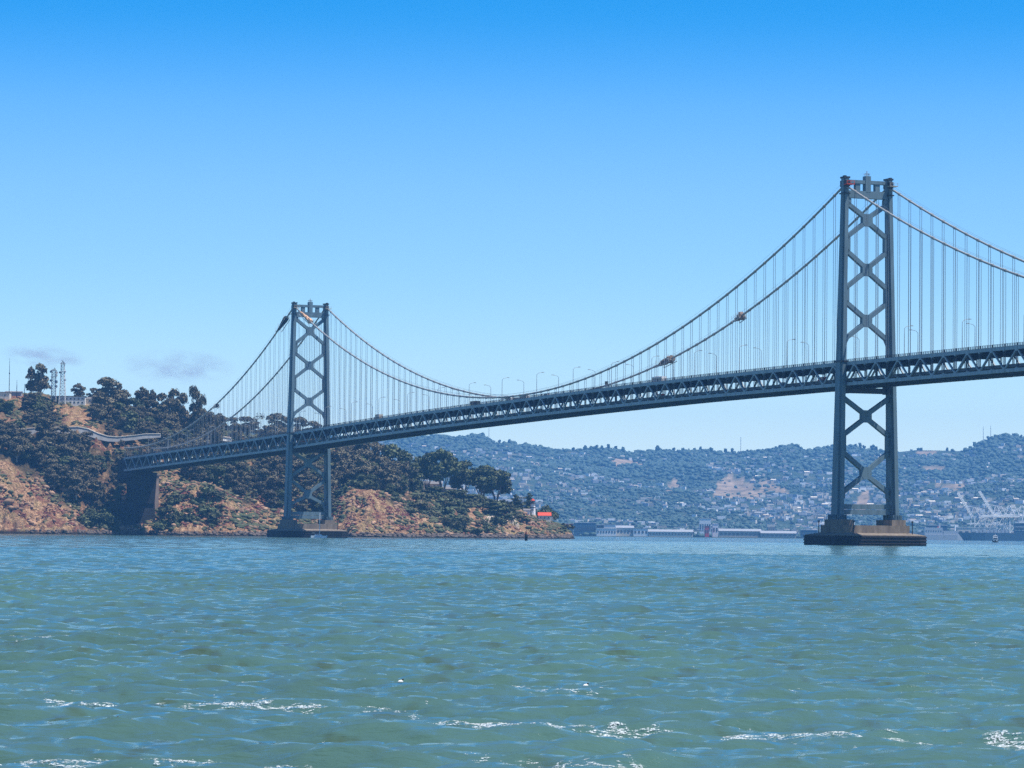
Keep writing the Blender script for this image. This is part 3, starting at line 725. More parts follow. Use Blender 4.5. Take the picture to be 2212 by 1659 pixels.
def tower(s0, ztop, node_hi, node_lo, zdeck, zport, seed):
    """node_hi / node_lo: heights of the X centres above and below the roadway"""
    T = empty('tower', parent=BR)
    zb = 10.5
    tc = lambda z: 10.05 + (ztop - z) / (ztop - zb) * 2.75
    Ls = lambda z: 3.4 + (ztop - z) / (ztop - zb) * 4.9
    lt = lambda z: 2.55 + (ztop - z) / (ztop - zb) * 0.45
    zs = [zb - 0.2, zb + 0.8, zb + 0.801] + list(np.arange(zb + 8, ztop, 9.0)) + [ztop]
    for side in (-1, 1):
        rings = []
        for k, z in enumerate(zs):
            L, w_ = Ls(z) / 2, lt(z) / 2; e = 0.35 if k < 2 else 0; L += e; w_ += e; c = side * tc(z)
            i1, i2 = 0.52, 0.55                        # cruciform section: projecting ribs give the legs their vertical shadow lines
            P = [(L, w_ * i2), (L * 0.62, w_ * i2), (L * 0.62, w_), (-L * 0.62, w_), (-L * 0.62, w_ * i2), (-L, w_ * i2),
                 (-L, -w_ * i2), (-L * 0.62, -w_ * i2), (-L * 0.62, -w_), (L * 0.62, -w_), (L * 0.62, -w_ * i2), (L, -w_ * i2)]
            rings.append([(s0 + a, c + b, z) for a, b in P])
        lg = MB().loft(rings).build('leg', STEEL, T)
    def cross(zc, zu, zl):
        """X with arms up to zu and down to zl"""
        for side in (-1, 1):
            for ze in (zu, zl):
                te = side * (tc(ze) - lt(ze) * 0.35)
                MB().beam((s0, te, ze), (s0, side * 1.3, zc + (1.4 if ze > zc else -1.4)), 1.7, 2.1, (1, 0, 0)).build('cross_brace', STEEL, T)
        g = [(2.3, 1.2), (1.2, 2.5), (-1.2, 2.5), (-2.3, 1.2), (-2.3, -1.2), (-1.2, -2.5), (1.2, -2.5), (2.3, -1.2)]
        MB().loft([[(s0 - 1.1, a, zc + b) for a, b in g], [(s0 + 1.1, a, zc + b) for a, b in g]]).build('gusset', STEEL, T)
    def edge_gusset(z, h_):
        for side in (-1, 1):
            ti = tc(z) - lt(z) / 2 + 0.2
            g = [(0, h_ / 2 + 1.6), (0, -h_ / 2 - 1.6), (-1.5, -h_ / 2), (-1.5, h_ / 2)]
            MB().loft([[(s0 - 1.05, side * (ti + a), z + b) for a, b in g], [(s0 + 1.05, side * (ti + a), z + b) for a, b in g]]).build('leg_gusset', STEEL, T)
    for zc, zu, zl in node_hi: cross(zc, zu, zl)
    for zc, zu, zl in node_lo: cross(zc, zu, zl)
    for (a, b) in zip(node_hi[:-1], node_hi[1:]): edge_gusset((a[2] + b[1]) / 2, a[2] - b[1])
    edge_gusset((node_lo[0][2] + node_lo[1][1]) / 2, node_lo[0][2] - node_lo[1][1])
    edge_gusset(node_hi[0][1] + 0.8, 2.0); edge_gusset(node_lo[1][2] - 0.5, 2.4)
    # curved haunches where the lowest X above the road meets the legs
    zl = node_hi[-1][2]
    for side in (-1, 1):
        pts = [(0, zl + 2.2)]
        for k in range(7):
            u = k / 6; pts.append((-1.9 * (1 - u) ** 2.0 - 0.05, zl + 0.6 - u * 7.0))
        g0 = [(s0 - 0.95, side * (tc(z) - lt(z) / 2 + 0.3 + a), z) for a, z in pts]; g1 = [(s0 + 0.95, p[1], p[2]) for p in g0]
        MB().loft([g0, g1]).build('haunch', STEEL, T)
    # struts
    w_ = tc(zport) * 2
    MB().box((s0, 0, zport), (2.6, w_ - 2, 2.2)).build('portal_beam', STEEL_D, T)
    st = MB(); zs_ = node_lo[1][2] - 5.2
    st.box((s0, 0, zs_), (2.2, 2 * tc(zs_) - 2.4, 2.0)); st.box((s0, 0, zs_ - 2.2), (3.0, 2 * tc(zs_) - 2.4, 2.0)); st.build('base_strut', STEEL, T)
    for side in (-1, 1):                                 # bearings that carry the deck at the legs
        MB().box((s0 + 0, side * (tc(zport) - 2.0), zport + 1.0), (4.6, 1.6, 4.6)).build('deck_bracket', STEEL_D, T)
    # head: beam, openings, top rail, finial
    zt = ztop - 5.6
    MB().box((s0, 0, zt - 1.1), (2.6, 17.6, 3.0)).build('head_beam', STEEL, T)
    MB().box((s0, 0, ztop - 1.5), (2.4, 17.6, 1.4)).build('top_beam', STEEL, T)
    for t in (-4.55, 4.55): MB().box((s0, t, ztop - 3.8), (1.9, 2.1, 3.4)).build('head_post', STEEL, T)
    MB().box((s0, 0, ztop - 2.3), (2.7, 2.4, 6.6)).build('finial', STEEL, T)
    lf = MB()
    for k in range(6):
        a = k * math.pi / 3; lf.beam((s0 + 0.9 * math.cos(a), 0.9 * math.sin(a), ztop + 1.0), (s0 + 1.3 * math.cos(a), 1.3 * math.sin(a), ztop + 2.2), 0.12, 0.12)
    for k in range(6):
        a, b = k * math.pi / 3, (k + 1) * math.pi / 3; lf.beam((s0 + 1.3 * math.cos(a), 1.3 * math.sin(a), ztop + 2.0), (s0 + 1.3 * math.cos(b), 1.3 * math.sin(b), ztop + 2.0), 0.12, 0.12)
    lf.beam((s0, 0, ztop + 1), (s0, 0, ztop + 3.2), 0.3, 0.3); lf.build('beacon', GREYP, T)
    for side in (-1, 1):
        c = side * TC
        h = MB(); h.box((s0, c, ztop + 0.1), (3.7, 2.8, 0.7)); h.box((s0 + 2.0, c, ztop - 2.4), (1.2, 2.0, 2.6)); h.box((s0 - 2.0, c, ztop - 2.4), (1.2, 2.0, 2.6))
        h.box((s0 + 0.5, c + side * 0.5, ztop + 0.65), (1.6, 1.0, 0.45)); h.build('cable_saddle', STEEL_D, T)
        pf = MB(); pf.box((s0 + 3.6, c, ztop - 3.0), (3.0, 3.6, 0.25)); 
        for q in (-1.7, 0, 1.7): pf.box((s0 + 5.0, c + q, ztop - 2.3), (0.12, 0.12, 1.4))
        pf.box((s0 + 5.0, c, ztop - 1.7), (0.1, 3.6, 0.1)); pf.build('work_platform', REDP if seed == 2 and side < 0 else TAN, T)
        bd = MB(); bd.box((s0, side * tc(ztop - 6.5), ztop - 6.5), (Ls(ztop - 6.5) + 0.5, lt(ztop) + 0.5, 0.5)); bd.box((s0, side * tc(zdeck), zdeck), (Ls(zdeck) + 0.5, lt(zdeck) + 0.5, 0.7)); bd.build('collar_band', STEEL_D, T)
        fr = MB()                                       # stiffening ribs round the foot of each leg
        L, w2 = Ls(zb), lt(zb)
        for k in range(7):
            a = -L / 2 + L * k / 6
            for e in (-1, 1): fr.box((s0 + a, side * tc(zb) + e * (w2 / 2 + 0.35), zb + 0.9), (0.25, 0.6, 2.2))
        for k in range(5):
            a = -w2 / 2 + w2 * k / 4
            for e in (-1, 1): fr.box((s0 + e * (L / 2 + 0.4), side * tc(zb) + a, zb + 0.9), (0.6, 0.25, 2.2))
        fr.build('foot_rib', STEEL, T)['kind'] = 'stuff'
    # the concrete pier with its timber fender
    P = empty('pier', parent=BR)
    for side in (-1, 1):
        MB().box((s0, side * 12.0, zb - 1.25), (13.5, 6.4, 2.5)).build('pedestal', CONC, P)
    b = MB(); b.box((s0, 0, 6.6), (19.0, 31.0, 3.2)); b.build('plinth', CONC, P)
    c1 = [(-19, -15), (-15, -20), (15, -20), (19, -15), (19, 15), (15, 20), (-15, 20), (-19, 15)]
    c1 = [(s0 + a * 0.92, b_ * 1.03) for a, b_ in c1]
    c2 = [(s0 + (a - s0) * 0.70, b_ * 0.80) for a, b_ in c1]
    MB().loft([[(a, b_, 3.85) for a, b_ in c1], [(a, b_, 4.2) for a, b_ in c1], [(a, b_, 5.05) for a, b_ in c2]]).build('pier_top', CONC, P)
    fd = MB()
    fd.loft([[(s0 + (a - s0) * 1.01, b_ * 1.01, -3) for a, b_ in c1], [(s0 + (a - s0) * 1.01, b_ * 1.01, 3.9) for a, b_ in c1]]).build('fender', FENDER, P)
    for z in (0.9, 2.2, 3.5):
        wl = MB(); r1 = [(s0 + (a - s0) * 1.025, b_ * 1.022) for a, b_ in c1]
        wl.loft([[(a, b_, z - 0.22) for a, b_ in r1], [(a, b_, z + 0.22) for a, b_ in r1]]).build('fender_waler', FENDER, P)
    return T
tower(0, 140.6, [(124.0, 131.4, 116.0), (103.3, 111.0, 95.2), (81.5, 89.2, 73.4)], [(44.6, 51.5, 36.6), (25.8, 34.6, 19.6)], 62.4, 51.9, 1)
tower(SPAN, 150.8, [(133.7, 140.4, 126.2), (113.2, 121.0, 105.2), (92.2, 100.0, 84.1)], [(52.9, 60.6, 44.6), (29.6, 38.6, 21.0)], 75.2, 63.4, 2)

# bridge-fixed fittings are placed through this
Rz = Matrix.Rotation(UA, 3, 'Z')
def B(s, t, z):
    v = Rz @ Vector((s, t, 0)); return (S0[0] + v.x, S0[1] + v.y, z)

# street lamps along both edges of the upper deck
def lamp_protos():
    mb = MB(); mb.tube([(0, 0, -1.0), (0, 0, 5), (0, 0, 10.2)], [0.16, 0.13, 0.10], 6); po = mb.mesh('pole', GREYP)
    mb = MB(); mb.tube([(0, 0, 10.1), (0, 0.9, 10.9), (0, 2.9, 11.3)], 0.09, 5); ar = mb.mesh('arm', GREYP)
    mb = MB(); mb.box((0, 3.3, 11.28), (0.5, 1.1, 0.3)); hd = mb.mesh('lamp_head', GREYP)
    return po, ar, hd
LP = lamp_protos()
def place_lamp(s, t, label, group):
    o = tag(empty('street_lamp', B(s, t, zr(s)), UA + (0 if t < 0 else math.pi)), label, 'street lamp', group)
    put('pole', LP[0], o); put('arm', LP[1], o); put('lamp_head', LP[2], o)
ORD = 'first second third fourth fifth sixth seventh eighth ninth tenth eleventh twelfth thirteenth fourteenth fifteenth sixteenth'.split()
for t, off, edge in ((-9.4, 331.0, 'near'), (9.4, 360.4, 'far')):
    ss = sorted(off + 45.72 * k + ((11.0 if t < 0 else 4.5) if off + 45.72 * k > SPAN - 4 else 0) for k in range(-16, 14)); ss = [q for q in ss if -330 < q < 900 and abs(q - SPAN) > 5 and abs(q) > 5]
    mid = [q for q in ss if 0 < q < SPAN]; lef = [q for q in ss if q < 0][::-1]; rig = [q for q in ss if q > SPAN]
    for lst, ref in ((lef, 'left from the far tower'), (mid[:len(mid) // 2], 'right from the far tower'), (mid[len(mid) // 2:][::-1], 'left from the near tower'), (rig, 'right from the near tower')):
        for i, q in enumerate(lst): place_lamp(q, t, 'thin lamp on the deck\'s %s edge, %s one counting %s' % (edge, ORD[i], ref), 'street lamps along the upper deck')

# work platforms wrapped round the cables
def bundle(name, s, t, L, r_, m, label, tilt=True, ragged=1.0, dz=0.0, seed=0):
    rng = random.Random(seed); ang = math.atan2(cz(s + 3) - cz(s - 3), 6)
    o = tag(empty(name, B(s, t, cz(s)), UA), label, 'work platform'); o.rotation_euler = (0, -ang, UA)
    rings = []
    n = 9
    for k in range(n):
        x = -L / 2 + L * k / (n - 1); f = 0.4 + 0.7 * (k / (n - 1)) if k < n - 1 else 0.8
        ring = []
        for j in range(8):
            a = 2 * math.pi * j / 8 + 0.39; q = r_ * f * rng.uniform(1 - 0.22 * ragged, 1 + 0.28 * ragged)
            ring.append((x + rng.uniform(-0.3, 0.3), 0.9 * q * math.cos(a), q * math.sin(a) * 0.95 + dz))
        rings.append(ring)
    MB().loft(rings).build('tarpaulin', m, o)
    fr = MB()
    for y in (-r_ * 0.95, r_ * 0.95): fr.beam((-L / 2, y, -r_ * 0.75 + dz), (L / 2 + 0.8, y, -r_ * 0.75 + dz), 0.25, 0.25)
    for k in range(4):
        x = -L / 2 + L * k / 3
        for y in (-r_ * 0.95, r_ * 0.95): fr.beam((x, y, -r_ * 0.8 + dz), (x, y, r_ * 0.9 + dz), 0.15, 0.15)
    fr.build('scaffold_frame', GREYP, o)
    return o
bundle('cable_work_platform', 487.5, 10.05, 14, 2.1, TARP, 'larger brown tarpaulin-wrapped work platform on the far cable', seed=3)
o_ = bundle('cable_work_platform', 565.0, 10.05, 7.0, 1.9, TARP, 'smaller brown wrapped work platform higher up on the far cable', seed=5)
fl = MB(); fl.add([(5.5, -1, 1.5), (7.6, 0, 6.4), (8.2, 1, 1.2), (7.0, 0.4, 1.0)], [(0, 1, 2), (0, 2, 3), (0, 3, 1), (1, 3, 2)]); 
bundle('cable_work_platform', -22, -10.05, 17, 1.9, TARP_B, 'dark netted work platform on the cable just left of the far tower', ragged=0.3, seed=7)
bundle('cable_work_platform', 22, -10.05, 20, 1.5, TARP_O, 'orange and cream work platform on the cable right of the far tower', ragged=0.8, dz=0.3, seed=9)
bundle('cable_work_platform', -154, -10.05, 4.5, 1.4, DARK, 'small dark work cradle on the cable above the island trees', ragged=0.3, dz=-1.2, seed=11)

# vehicles on the upper deck
def wheel_mesh():
    mb = MB(); n = 10
    mb.loft([[(0.5 * math.cos(a), y, 0.5 * math.sin(a)) for a in [2 * math.pi * i / n for i in range(n)]] for y in (-0.15, 0.15)]); return mb.mesh('wheel', DARK)
WM = wheel_mesh()
def vehicle(kind, s, t, m, label, group=None):
    o = tag(empty(kind, B(s, t, zr(s) - 1.2), UA), label, {'box_truck': 'truck', 'van': 'van', 'city_bus': 'bus', 'flatbed_truck': 'truck', 'car': 'car'}[kind], group)
    if kind == 'box_truck':
        MB().box((0.8, 0, 2.35), (6.2, 2.4, 2.9)).build('cargo_box', m, o)
        MB().loft([[(-4.3, -1.1, 0.6), (-2.4, -1.1, 0.6), (-2.4, 1.1, 0.6), (-4.3, 1.1, 0.6)], [(-4.3, -1.1, 1.6), (-2.4, -1.1, 1.6), (-2.4, 1.1, 1.6), (-4.3, 1.1, 1.6)], [(-3.8, -1.0, 2.6), (-2.4, -1.0, 2.6), (-2.4, 1.0, 2.6), (-3.8, 1.0, 2.6)]]).build('cab', m, o)
        MB().box((-4.08, 0, 2.1), (0.08, 1.8, 0.7)).build('windscreen', GLASS, o); wx = (-3.3, 2.8); MB().box((0, 0, 0.75), (8, 1.2, 0.3)).build('chassis', DARK, o)
    elif kind == 'flatbed_truck':
        MB().box((1.2, 0, 1.2), (7.5, 2.4, 0.3)).build('bed', DARK, o); MB().box((-3.8, 0, 1.7), (1.9, 2.3, 2.0)).build('cab', m, o)
        q = MB()
        for k in range(5): q.box((-1.5 + 1.4 * k, 0, 2.0), (0.15, 2.2, 1.4))
        q.box((1.4, -1.1, 2.7), (6.6, 0.12, 0.12)); q.box((1.4, 1.1, 2.7), (6.6, 0.12, 0.12)); q.box((0.5, 0, 1.8), (3.2, 1.8, 0.9)); q.build('equipment_rack', DARK, o)
        MB().box((-4.78, 0, 2.2), (0.06, 1.8, 0.7)).build('windscreen', GLASS, o); wx = (-3.6, 1.5, 3.8)
    elif kind == 'city_bus':
        MB().box((0, 0, 1.9), (11.5, 2.5, 2.8)).build('body', m, o); MB().box((0, 0, 2.3), (10.8, 2.54, 0.9)).build('window', GLASS, o); MB().box((-1, 0, 3.42), (5, 1.6, 0.26)).build('roof_unit', m, o); wx = (-3.8, 3.6)
    else:
        L, h_ = (5.2, 2.1) if kind == 'van' else (4.5, 1.45)
        MB().box((0, 0, 0.45 + h_ * 0.25), (L, 1.9, h_ * 0.5)).build('body', m, o)
        a, b = (-L * 0.32, L * 0.48) if kind == 'van' else (-L * 0.22, L * 0.3)
        MB().loft([[(a - 0.5, -0.93, 0.45 + h_ * .5), (b + .1, -0.93, 0.45 + h_ * .5), (b + .1, 0.93, 0.45 + h_ * .5), (a - 0.5, 0.93, 0.45 + h_ * .5)], [(a, -0.85, 0.45 + h_), (b, -0.85, 0.45 + h_), (b, 0.85, 0.45 + h_), (a, 0.85, 0.45 + h_)]]).build('cabin', m, o)
        MB().box(((a + b) / 2, 0, 0.45 + h_ * 0.72), ((b - a) * 0.9, 1.86, h_ * 0.25)).build('window', GLASS, o); wx = (-L * 0.32, L * 0.3)
    for x in wx:
        for y in (-1.0, 1.0): put('wheel', WM, o, (x, y, 0.5))
    return o
vehicle('box_truck', 130, -3.0, TAN, 'tan box truck crossing the upper deck right of the far tower')
vehicle('box_truck', -25, -3.0, WHITE, 'white box truck on the upper deck just left of the far tower')
vehicle('flatbed_truck', 287, -6.5, DARK, 'dark flatbed work truck where the cables dip to the deck')
vehicle('city_bus', 508, -3.0, WHITE, 'white bus on the upper deck below the brown tarpaulin platform')
for k, (s, t) in enumerate([(335, -6.5), (345, -3.0), (356, -6.5), (366, 0.5)]):
    vehicle('van', s, t, WHITE, 'white van in the short queue right of the flatbed truck at midspan', 'white vans at midspan')
for s, nm in ((430, 'dark square back of a road sign near midspan'),):
    o = tag(empty('road_sign', B(s, 5.0, zr(s)), UA), nm, 'sign')
    MB().box((0, 0, 3.4), (0.15, 1.7, 1.7)).build('panel', DARK, o); MB().tube([(0.1, 0, -1.2), (0.1, 0, 3)], 0.1, 5).build('post', GREYP, o)
vr = random.Random(3)
for k in range(16):
    s = -240 + k * 62 + vr.uniform(-15, 15); kd = 'van' if k % 3 == 0 else 'car'
    t = vr.choice([-6.5, -3, 3]); m = vr.choice([WHITE, DARK, GREYP, REDP])
    lab = {id(WHITE): 'white', id(DARK): 'black', id(GREYP): 'grey', id(REDP): 'red'}[id(m)]
    wh = 'left of the far tower' if s < 0 else ('between the towers' if s < 690 else 'right of the near tower')
    o = vehicle(kd, s, t, m, lab + ' ' + kd + ' on the lower deck behind the truss ' + wh, lab + ' ' + kd + 's on the lower deck ' + wh)
    o.location.z -= 7.35

#@@LAND

# ---------------------------------------------------------------- trees
def leaf_cloud(rng, lobes, n, size, droop=0.0):
    """small leaf clumps (uneven quads) spread through the volume of several lobes"""
    w_ = np.array([r[0] * r[1] * r[2] for _, r in lobes]) ** 0.66; w_ /= w_.sum()
    k = rng.choice(len(lobes), n, p=w_)
    c = np.array([l[0] for l in lobes])[k]; r = np.array([l[1] for l in lobes])[k]
    d = rng.normal(size=(n, 3)); d /= np.linalg.norm(d, axis=1)[:, None]
    d[:, 2] = np.where(d[:, 2] < -0.3, -d[:, 2] * 0.6, d[:, 2])
    P = c + d * r * (rng.uniform(0.35, 1.08, (n, 1)) ** 0.6)
    nrm = d + rng.normal(scale=0.6, size=(n, 3)); nrm /= np.linalg.norm(nrm, axis=1)[:, None]
    a = np.cross(nrm, rng.normal(size=(n, 3))); a /= np.linalg.norm(a, axis=1)[:, None]; b = np.cross(nrm, a)
    s = size * rng.uniform(0.5, 1.25, (n, 1)); t = s * rng.uniform(0.5, 1.0, (n, 1))
    q = lambda: rng.uniform(0.6, 1.2, (n, 1))
    V = np.stack([P - a * s * q() - b * t * q(), P + a * s * q() - b * t * q(), P + a * s * q() + b * t * q(), P - a * s * q() + b * t * q()], 1)
    V[:, :, 2] -= droop * rng.uniform(0, 1, (n, 1))
    return V

def tree_proto(kind, seed):
    rng = np.random.RandomState(seed); H = 20.0; mb = MB(); lobes = []
    if kind == 'E':        # eucalyptus: forking pale trunk, several separate puffs
        n = rng.randint(15, 20); spread = rng.uniform(4.6, 6.0); lean = rng.uniform(-1, 1)
        mb.tube([(0, 0, -2), (lean * .3, 0, 4), (lean * .8, 0.2, 9), (lean, 0, 14)], [0.55, 0.45, 0.3, 0.15], 6)
        for i in range(n):
            z = rng.uniform(0.30, 0.95) * H; a = i * 2.4 + rng.uniform(-.4, .4); f = math.sin(math.pi * min(0.98, (z / H) ** 1.2)) * 0.8 + 0.25
            r = spread * f * rng.uniform(0.35, 1.0); x, y = r * math.cos(a) + lean, r * math.sin(a)
            sz = rng.uniform(1.7, 3.1); lobes.append(((x, y, z), (sz * 1.2, sz * 1.2, sz * 1.0)))
            mb.tube([(lean * .6, 0, max(2, z * 0.45)), (x * .5, y * .5, z * 0.75), (x, y, z)], [0.2, 0.13, 0.06], 4)
        lobes.append(((lean, 0, H * 0.93), (2.0, 2.0, 2.0))); V = leaf_cloud(rng, lobes, 2600, 0.60, 0.5); m = LEAF_E; bk = PALEBARK if seed % 2 else BARK
    elif kind == 'G':      # dense rounded evergreen reaching low
        n = 10; mb.tube([(0, 0, -2), (0, 0, 8), (0.3, 0, 13)], [0.5, 0.4, 0.15], 6)
        for i in range(n):
            z = rng.uniform(0.15, 0.85) * H; a = i * 2.4; f = math.sin(math.pi * min(0.95, 0.15 + z / H * 0.8)); r = 3.8 * f * rng.uniform(0.4, 1)
            sz = rng.uniform(2.2, 3.6); lobes.append(((r * math.cos(a), r * math.sin(a), z), (sz * 1.2, sz * 1.2, sz)))
        V = leaf_cloud(rng, lobes, 2400, 0.6); m = LEAF_G; bk = BARK
    elif kind == 'U':      # broad umbrella crown on leaning bare limbs
        for i in range(6):
            a = i * 1.05 + rng.uniform(-.3, .3); r = rng.uniform(4, 8); x, y, z = r * math.cos(a), r * math.sin(a) * 0.8, H * rng.uniform(0.48, 0.76)
            mb.tube([(a * 0.1 - .3, 0, -2), (x * .25, y * .25, 4.5), (x * .6, y * .6, 8.5), (x, y, z)], [0.30, 0.25, 0.18, 0.08], 5)
            lobes.append(((x, y, z), (3.9, 3.6, 2.9))); lobes.append(((x * 1.25, y * 1.25, z - 2.6), (2.9, 2.8, 2.2))); lobes.append(((x * 0.8, y * 1.1, z - 4.0), (2.4, 2.4, 1.8)))
        for i in range(5): lobes.append(((rng.uniform(-4, 4), rng.uniform(-3, 3), H * rng.uniform(0.74, 0.9)), (3.8, 3.4, 2.5)))
        lobes.append(((rng.uniform(-6, 6), -2, H * .42), (2.6, 2.2, 1.8)))
        V = leaf_cloud(rng, lobes, 4200, 0.55); m = LEAF_G; bk = BARK
    elif kind == 'C':      # upright ragged cypress
        mb.tube([(0, 0, -2), (0.2, 0, 10), (0, 0, 19)], [0.5, 0.35, 0.08], 6)
        for i in range(11):
            z = H * (0.12 + 0.82 * i / 10); w2 = 3.6 * (1 - (i / 11.5) ** 1.6) + 0.5; a = i * 2.2
            lobes.append(((w2 * .35 * math.cos(a), w2 * .35 * math.sin(a), z), (w2 * .75, w2 * .75, 1.8)))
        V = leaf_cloud(rng, lobes, 1300, 0.6); m = LEAF_G; bk = BARK
    elif kind == 'B':      # bushy dome down to the ground
        mb.tube([(0, 0, -2), (0, 0, 9)], [0.5, 0.2], 5)
        for i in range(9):
            a = i * 0.7; r = 0 if i == 0 else 7.0; lobes.append(((r * math.cos(a), r * math.sin(a), 9 if i == 0 else 5.5 + rng.uniform(-1, 1.5)), (6.0, 6.0, 7.0 if i == 0 else 5.0)))
        V = leaf_cloud(rng, lobes, 4200, 0.95); m = LEAF_G; bk = BARK
    elif kind == 'W':      # thin, nearly bare tree
        for i in range(7):
            a = i * 0.9; mb.tube([(0, 0, -1), (0.6 * math.cos(a), .6 * math.sin(a), 7), (2.4 * math.cos(a), 2.4 * math.sin(a), rng.uniform(13, 20))], [0.25, 0.15, 0.05], 4)
            lobes.append(((2.4 * math.cos(a), 2.4 * math.sin(a), 16), (1.5, 1.5, 3.5)))
        V = leaf_cloud(rng, lobes, 150, 0.35); m = LEAF_E; bk = BARK
    cm = quads_mesh('crown', V, m)
    return cm, mb.mesh('trunk', bk)
PROTO = {'E': [tree_proto('E', s) for s in range(6)], 'G': [tree_proto('G', s + 20) for s in range(3)], 'U': [tree_proto('U', s + 40) for s in range(3)],
         'C': [tree_proto('C', s + 60) for s in range(2)], 'B': [tree_proto('B', 80)], 'W': [tree_proto('W', 90)]}
TNAME = {'E': 'eucalyptus_tree', 'G': 'evergreen_tree', 'U': 'spreading_tree', 'C': 'cypress_tree', 'B': 'domed_tree', 'W': 'bare_tree'}
tr_ = random.Random(12)
def plant(kind, x, Y, h, label, group=None, wide=1.0, sink=0.5, base=None):
    z = zg(x, Y) if base is None else base; p = atx(x, Y, z)
    o = tag(empty(TNAME[kind], (p[0], Y, z - sink), tr_.uniform(0, 6.28)), label, 'tree', group)
    s = h / 20.0; o.scale = (s * wide, s * wide, s)
    cm, tm = tr_.choice(PROTO[kind]); put('crown', cm, o); put('trunk', tm, o)
    return o
def plant_top(kind, x, Y, ytop, label, wpx=None, group=None):
    """tree whose top reaches picture height ytop"""
    z = zg(x, Y); h = max(4.0, at(x, ytop, Y)[2] - z + 0.5) * (1.28 if kind == 'B' else 1.0)
    base_w = {'E': 12.5, 'G': 11.0, 'U': 17.0, 'C': 7.5, 'B': 25.0, 'W': 7}[kind] * h / 20
    w_ = 1.0 if wpx is None else (wpx * Y / F) / base_w
    return plant(kind, x, Y, h, label, group, w_)
KEY = [
 ('E', 88, 2570, 789, 'tall leafy eucalyptus standing alone on the hilltop left of the radio towers', 40), ('E', 68, 2572, 797, 'slimmer half of the hilltop eucalyptus pair, crown thin on top', 24),
 ('B', 80, 2545, 852, 'wide dark dome-shaped tree just under the tallest hilltop tree', 66), ('B', 12, 2520, 869, 'dark rounded tree at the far left edge of the hillside', 34),
 ('E', 170, 2640, 828, 'small flat-topped tree behind the white hilltop building', 30), ('E', 200, 2620, 838, 'thin-crowned tree at the right end of the white hilltop building', 24),
 ('E', 232, 2560, 816, 'tallest rounded eucalyptus of the hilltop grove, crown broad and dark', 62), ('E', 255, 2570, 833, 'second big eucalyptus of the hilltop grove, right beside the tallest', 44),
 ('E', 214, 2540, 850, 'dark tree at the left edge of the hilltop grove', 40), ('E', 307, 2590, 836, 'eucalyptus with a pointed top after the first gap in the skyline', 34),
 ('E', 330, 2590, 842, 'narrow eucalyptus just right of the pointed-top one on the skyline', 26), ('E', 350, 2580, 852, 'mid-height eucalyptus on the skyline left of a flat-crowned one', 36),
 ('E', 372, 2580, 843, 'flat-crowned eucalyptus in the middle of the skyline wood', 40), ('E', 394, 2580, 850, 'eucalyptus right of the flat-crowned one on the skyline', 34),
 ('E', 418, 2560, 834, 'tall narrow eucalyptus near the right end of the skyline wood', 28), ('E', 434, 2550, 857, 'eucalyptus stepping down towards the bridge cables', 28),
 ('E', 450, 2550, 890, 'tree whose top meets the near cable at the small dark cradle', 30), ('E', 466, 2550, 905, 'low tree under the small dark cradle on the cable', 26),
 ('E', 532, 2660, 900, 'round dark tree on the ridge well left of the far tower', 50), ('W', 561, 2660, 890, 'nearly bare wispy tree on the ridge left of the far tower', 20),
 ('E', 591, 2660, 893, 'tall tree on the ridge close left of the far tower', 50), ('E', 616, 2680, 903, 'tree just touching the left leg of the far tower', 36),
 ('E', 650, 2700, 901, 'rounded tree seen between the legs of the far tower above the deck', 46), ('E', 678, 2710, 910, 'low tree seen beside the right leg of the far tower above the deck', 36),
 ('E', 738, 2600, 958, 'big grey eucalyptus right next to the right leg of the far tower', 50), ('E', 775, 2600, 948, 'largest grey eucalyptus under the deck right of the far tower', 66),
 ('E', 812, 2620, 950, 'eucalyptus under the deck where it clears the wood', 46), ('G', 842, 2620, 947, 'dense dark tree whose top just meets the underside of the deck', 50),
 ('G', 872, 2620, 965, 'dark tree stepping down from the deck on the wood edge', 44), ('G', 893, 2600, 990, 'lower dark tree filling the edge of the wood', 40),
 ('U', 922, 2640, 975, 'broad dark spreading tree left of the tallest point tree', 66), ('U', 957, 2625, 968, 'tallest spreading tree on the point, bare limbs showing below', 82),
 ('U', 1003, 2665, 996, 'first of three dark spreading trees right of the gap', 66), ('U', 1040, 2665, 1003, 'middle of three dark spreading trees on the point', 84),
 ('U', 1072, 2670, 1011, 'outermost spreading tree, leaning right over the water', 80), ('G', 938, 2600, 1048, 'short dark tree in the shade below the spreading trees', 44), ('G', 985, 2610, 1056, 'low dark tree under the tallest spreading tree', 50), ('G', 1018, 2615, 1066, 'low dark tree below the first of the three spreading trees', 46),
 ('C', 1063, 2582, 1079, 'cypress with pale bare roots hanging down the cliff', 44), ('C', 1088, 2600, 1080, 'small pointed cypress between the two rooted ones', 30),
 ('C', 1115, 2645, 1069, 'pointed cypress left of the lighthouse', 36), ('W', 1129, 2650, 1070, 'thin small tree close left of the tall lighthouse cypress', 14),
 ('C', 1143, 2655, 1066, 'tall dark cypress directly behind the lighthouse', 30), ('B', 1180, 2665, 1092, 'round dome-shaped dark tree behind the red-roofed house', 52)]
for k, x, Y, yt, lab, wp in KEY: plant_top(k, x, Y, yt, lab, wp)
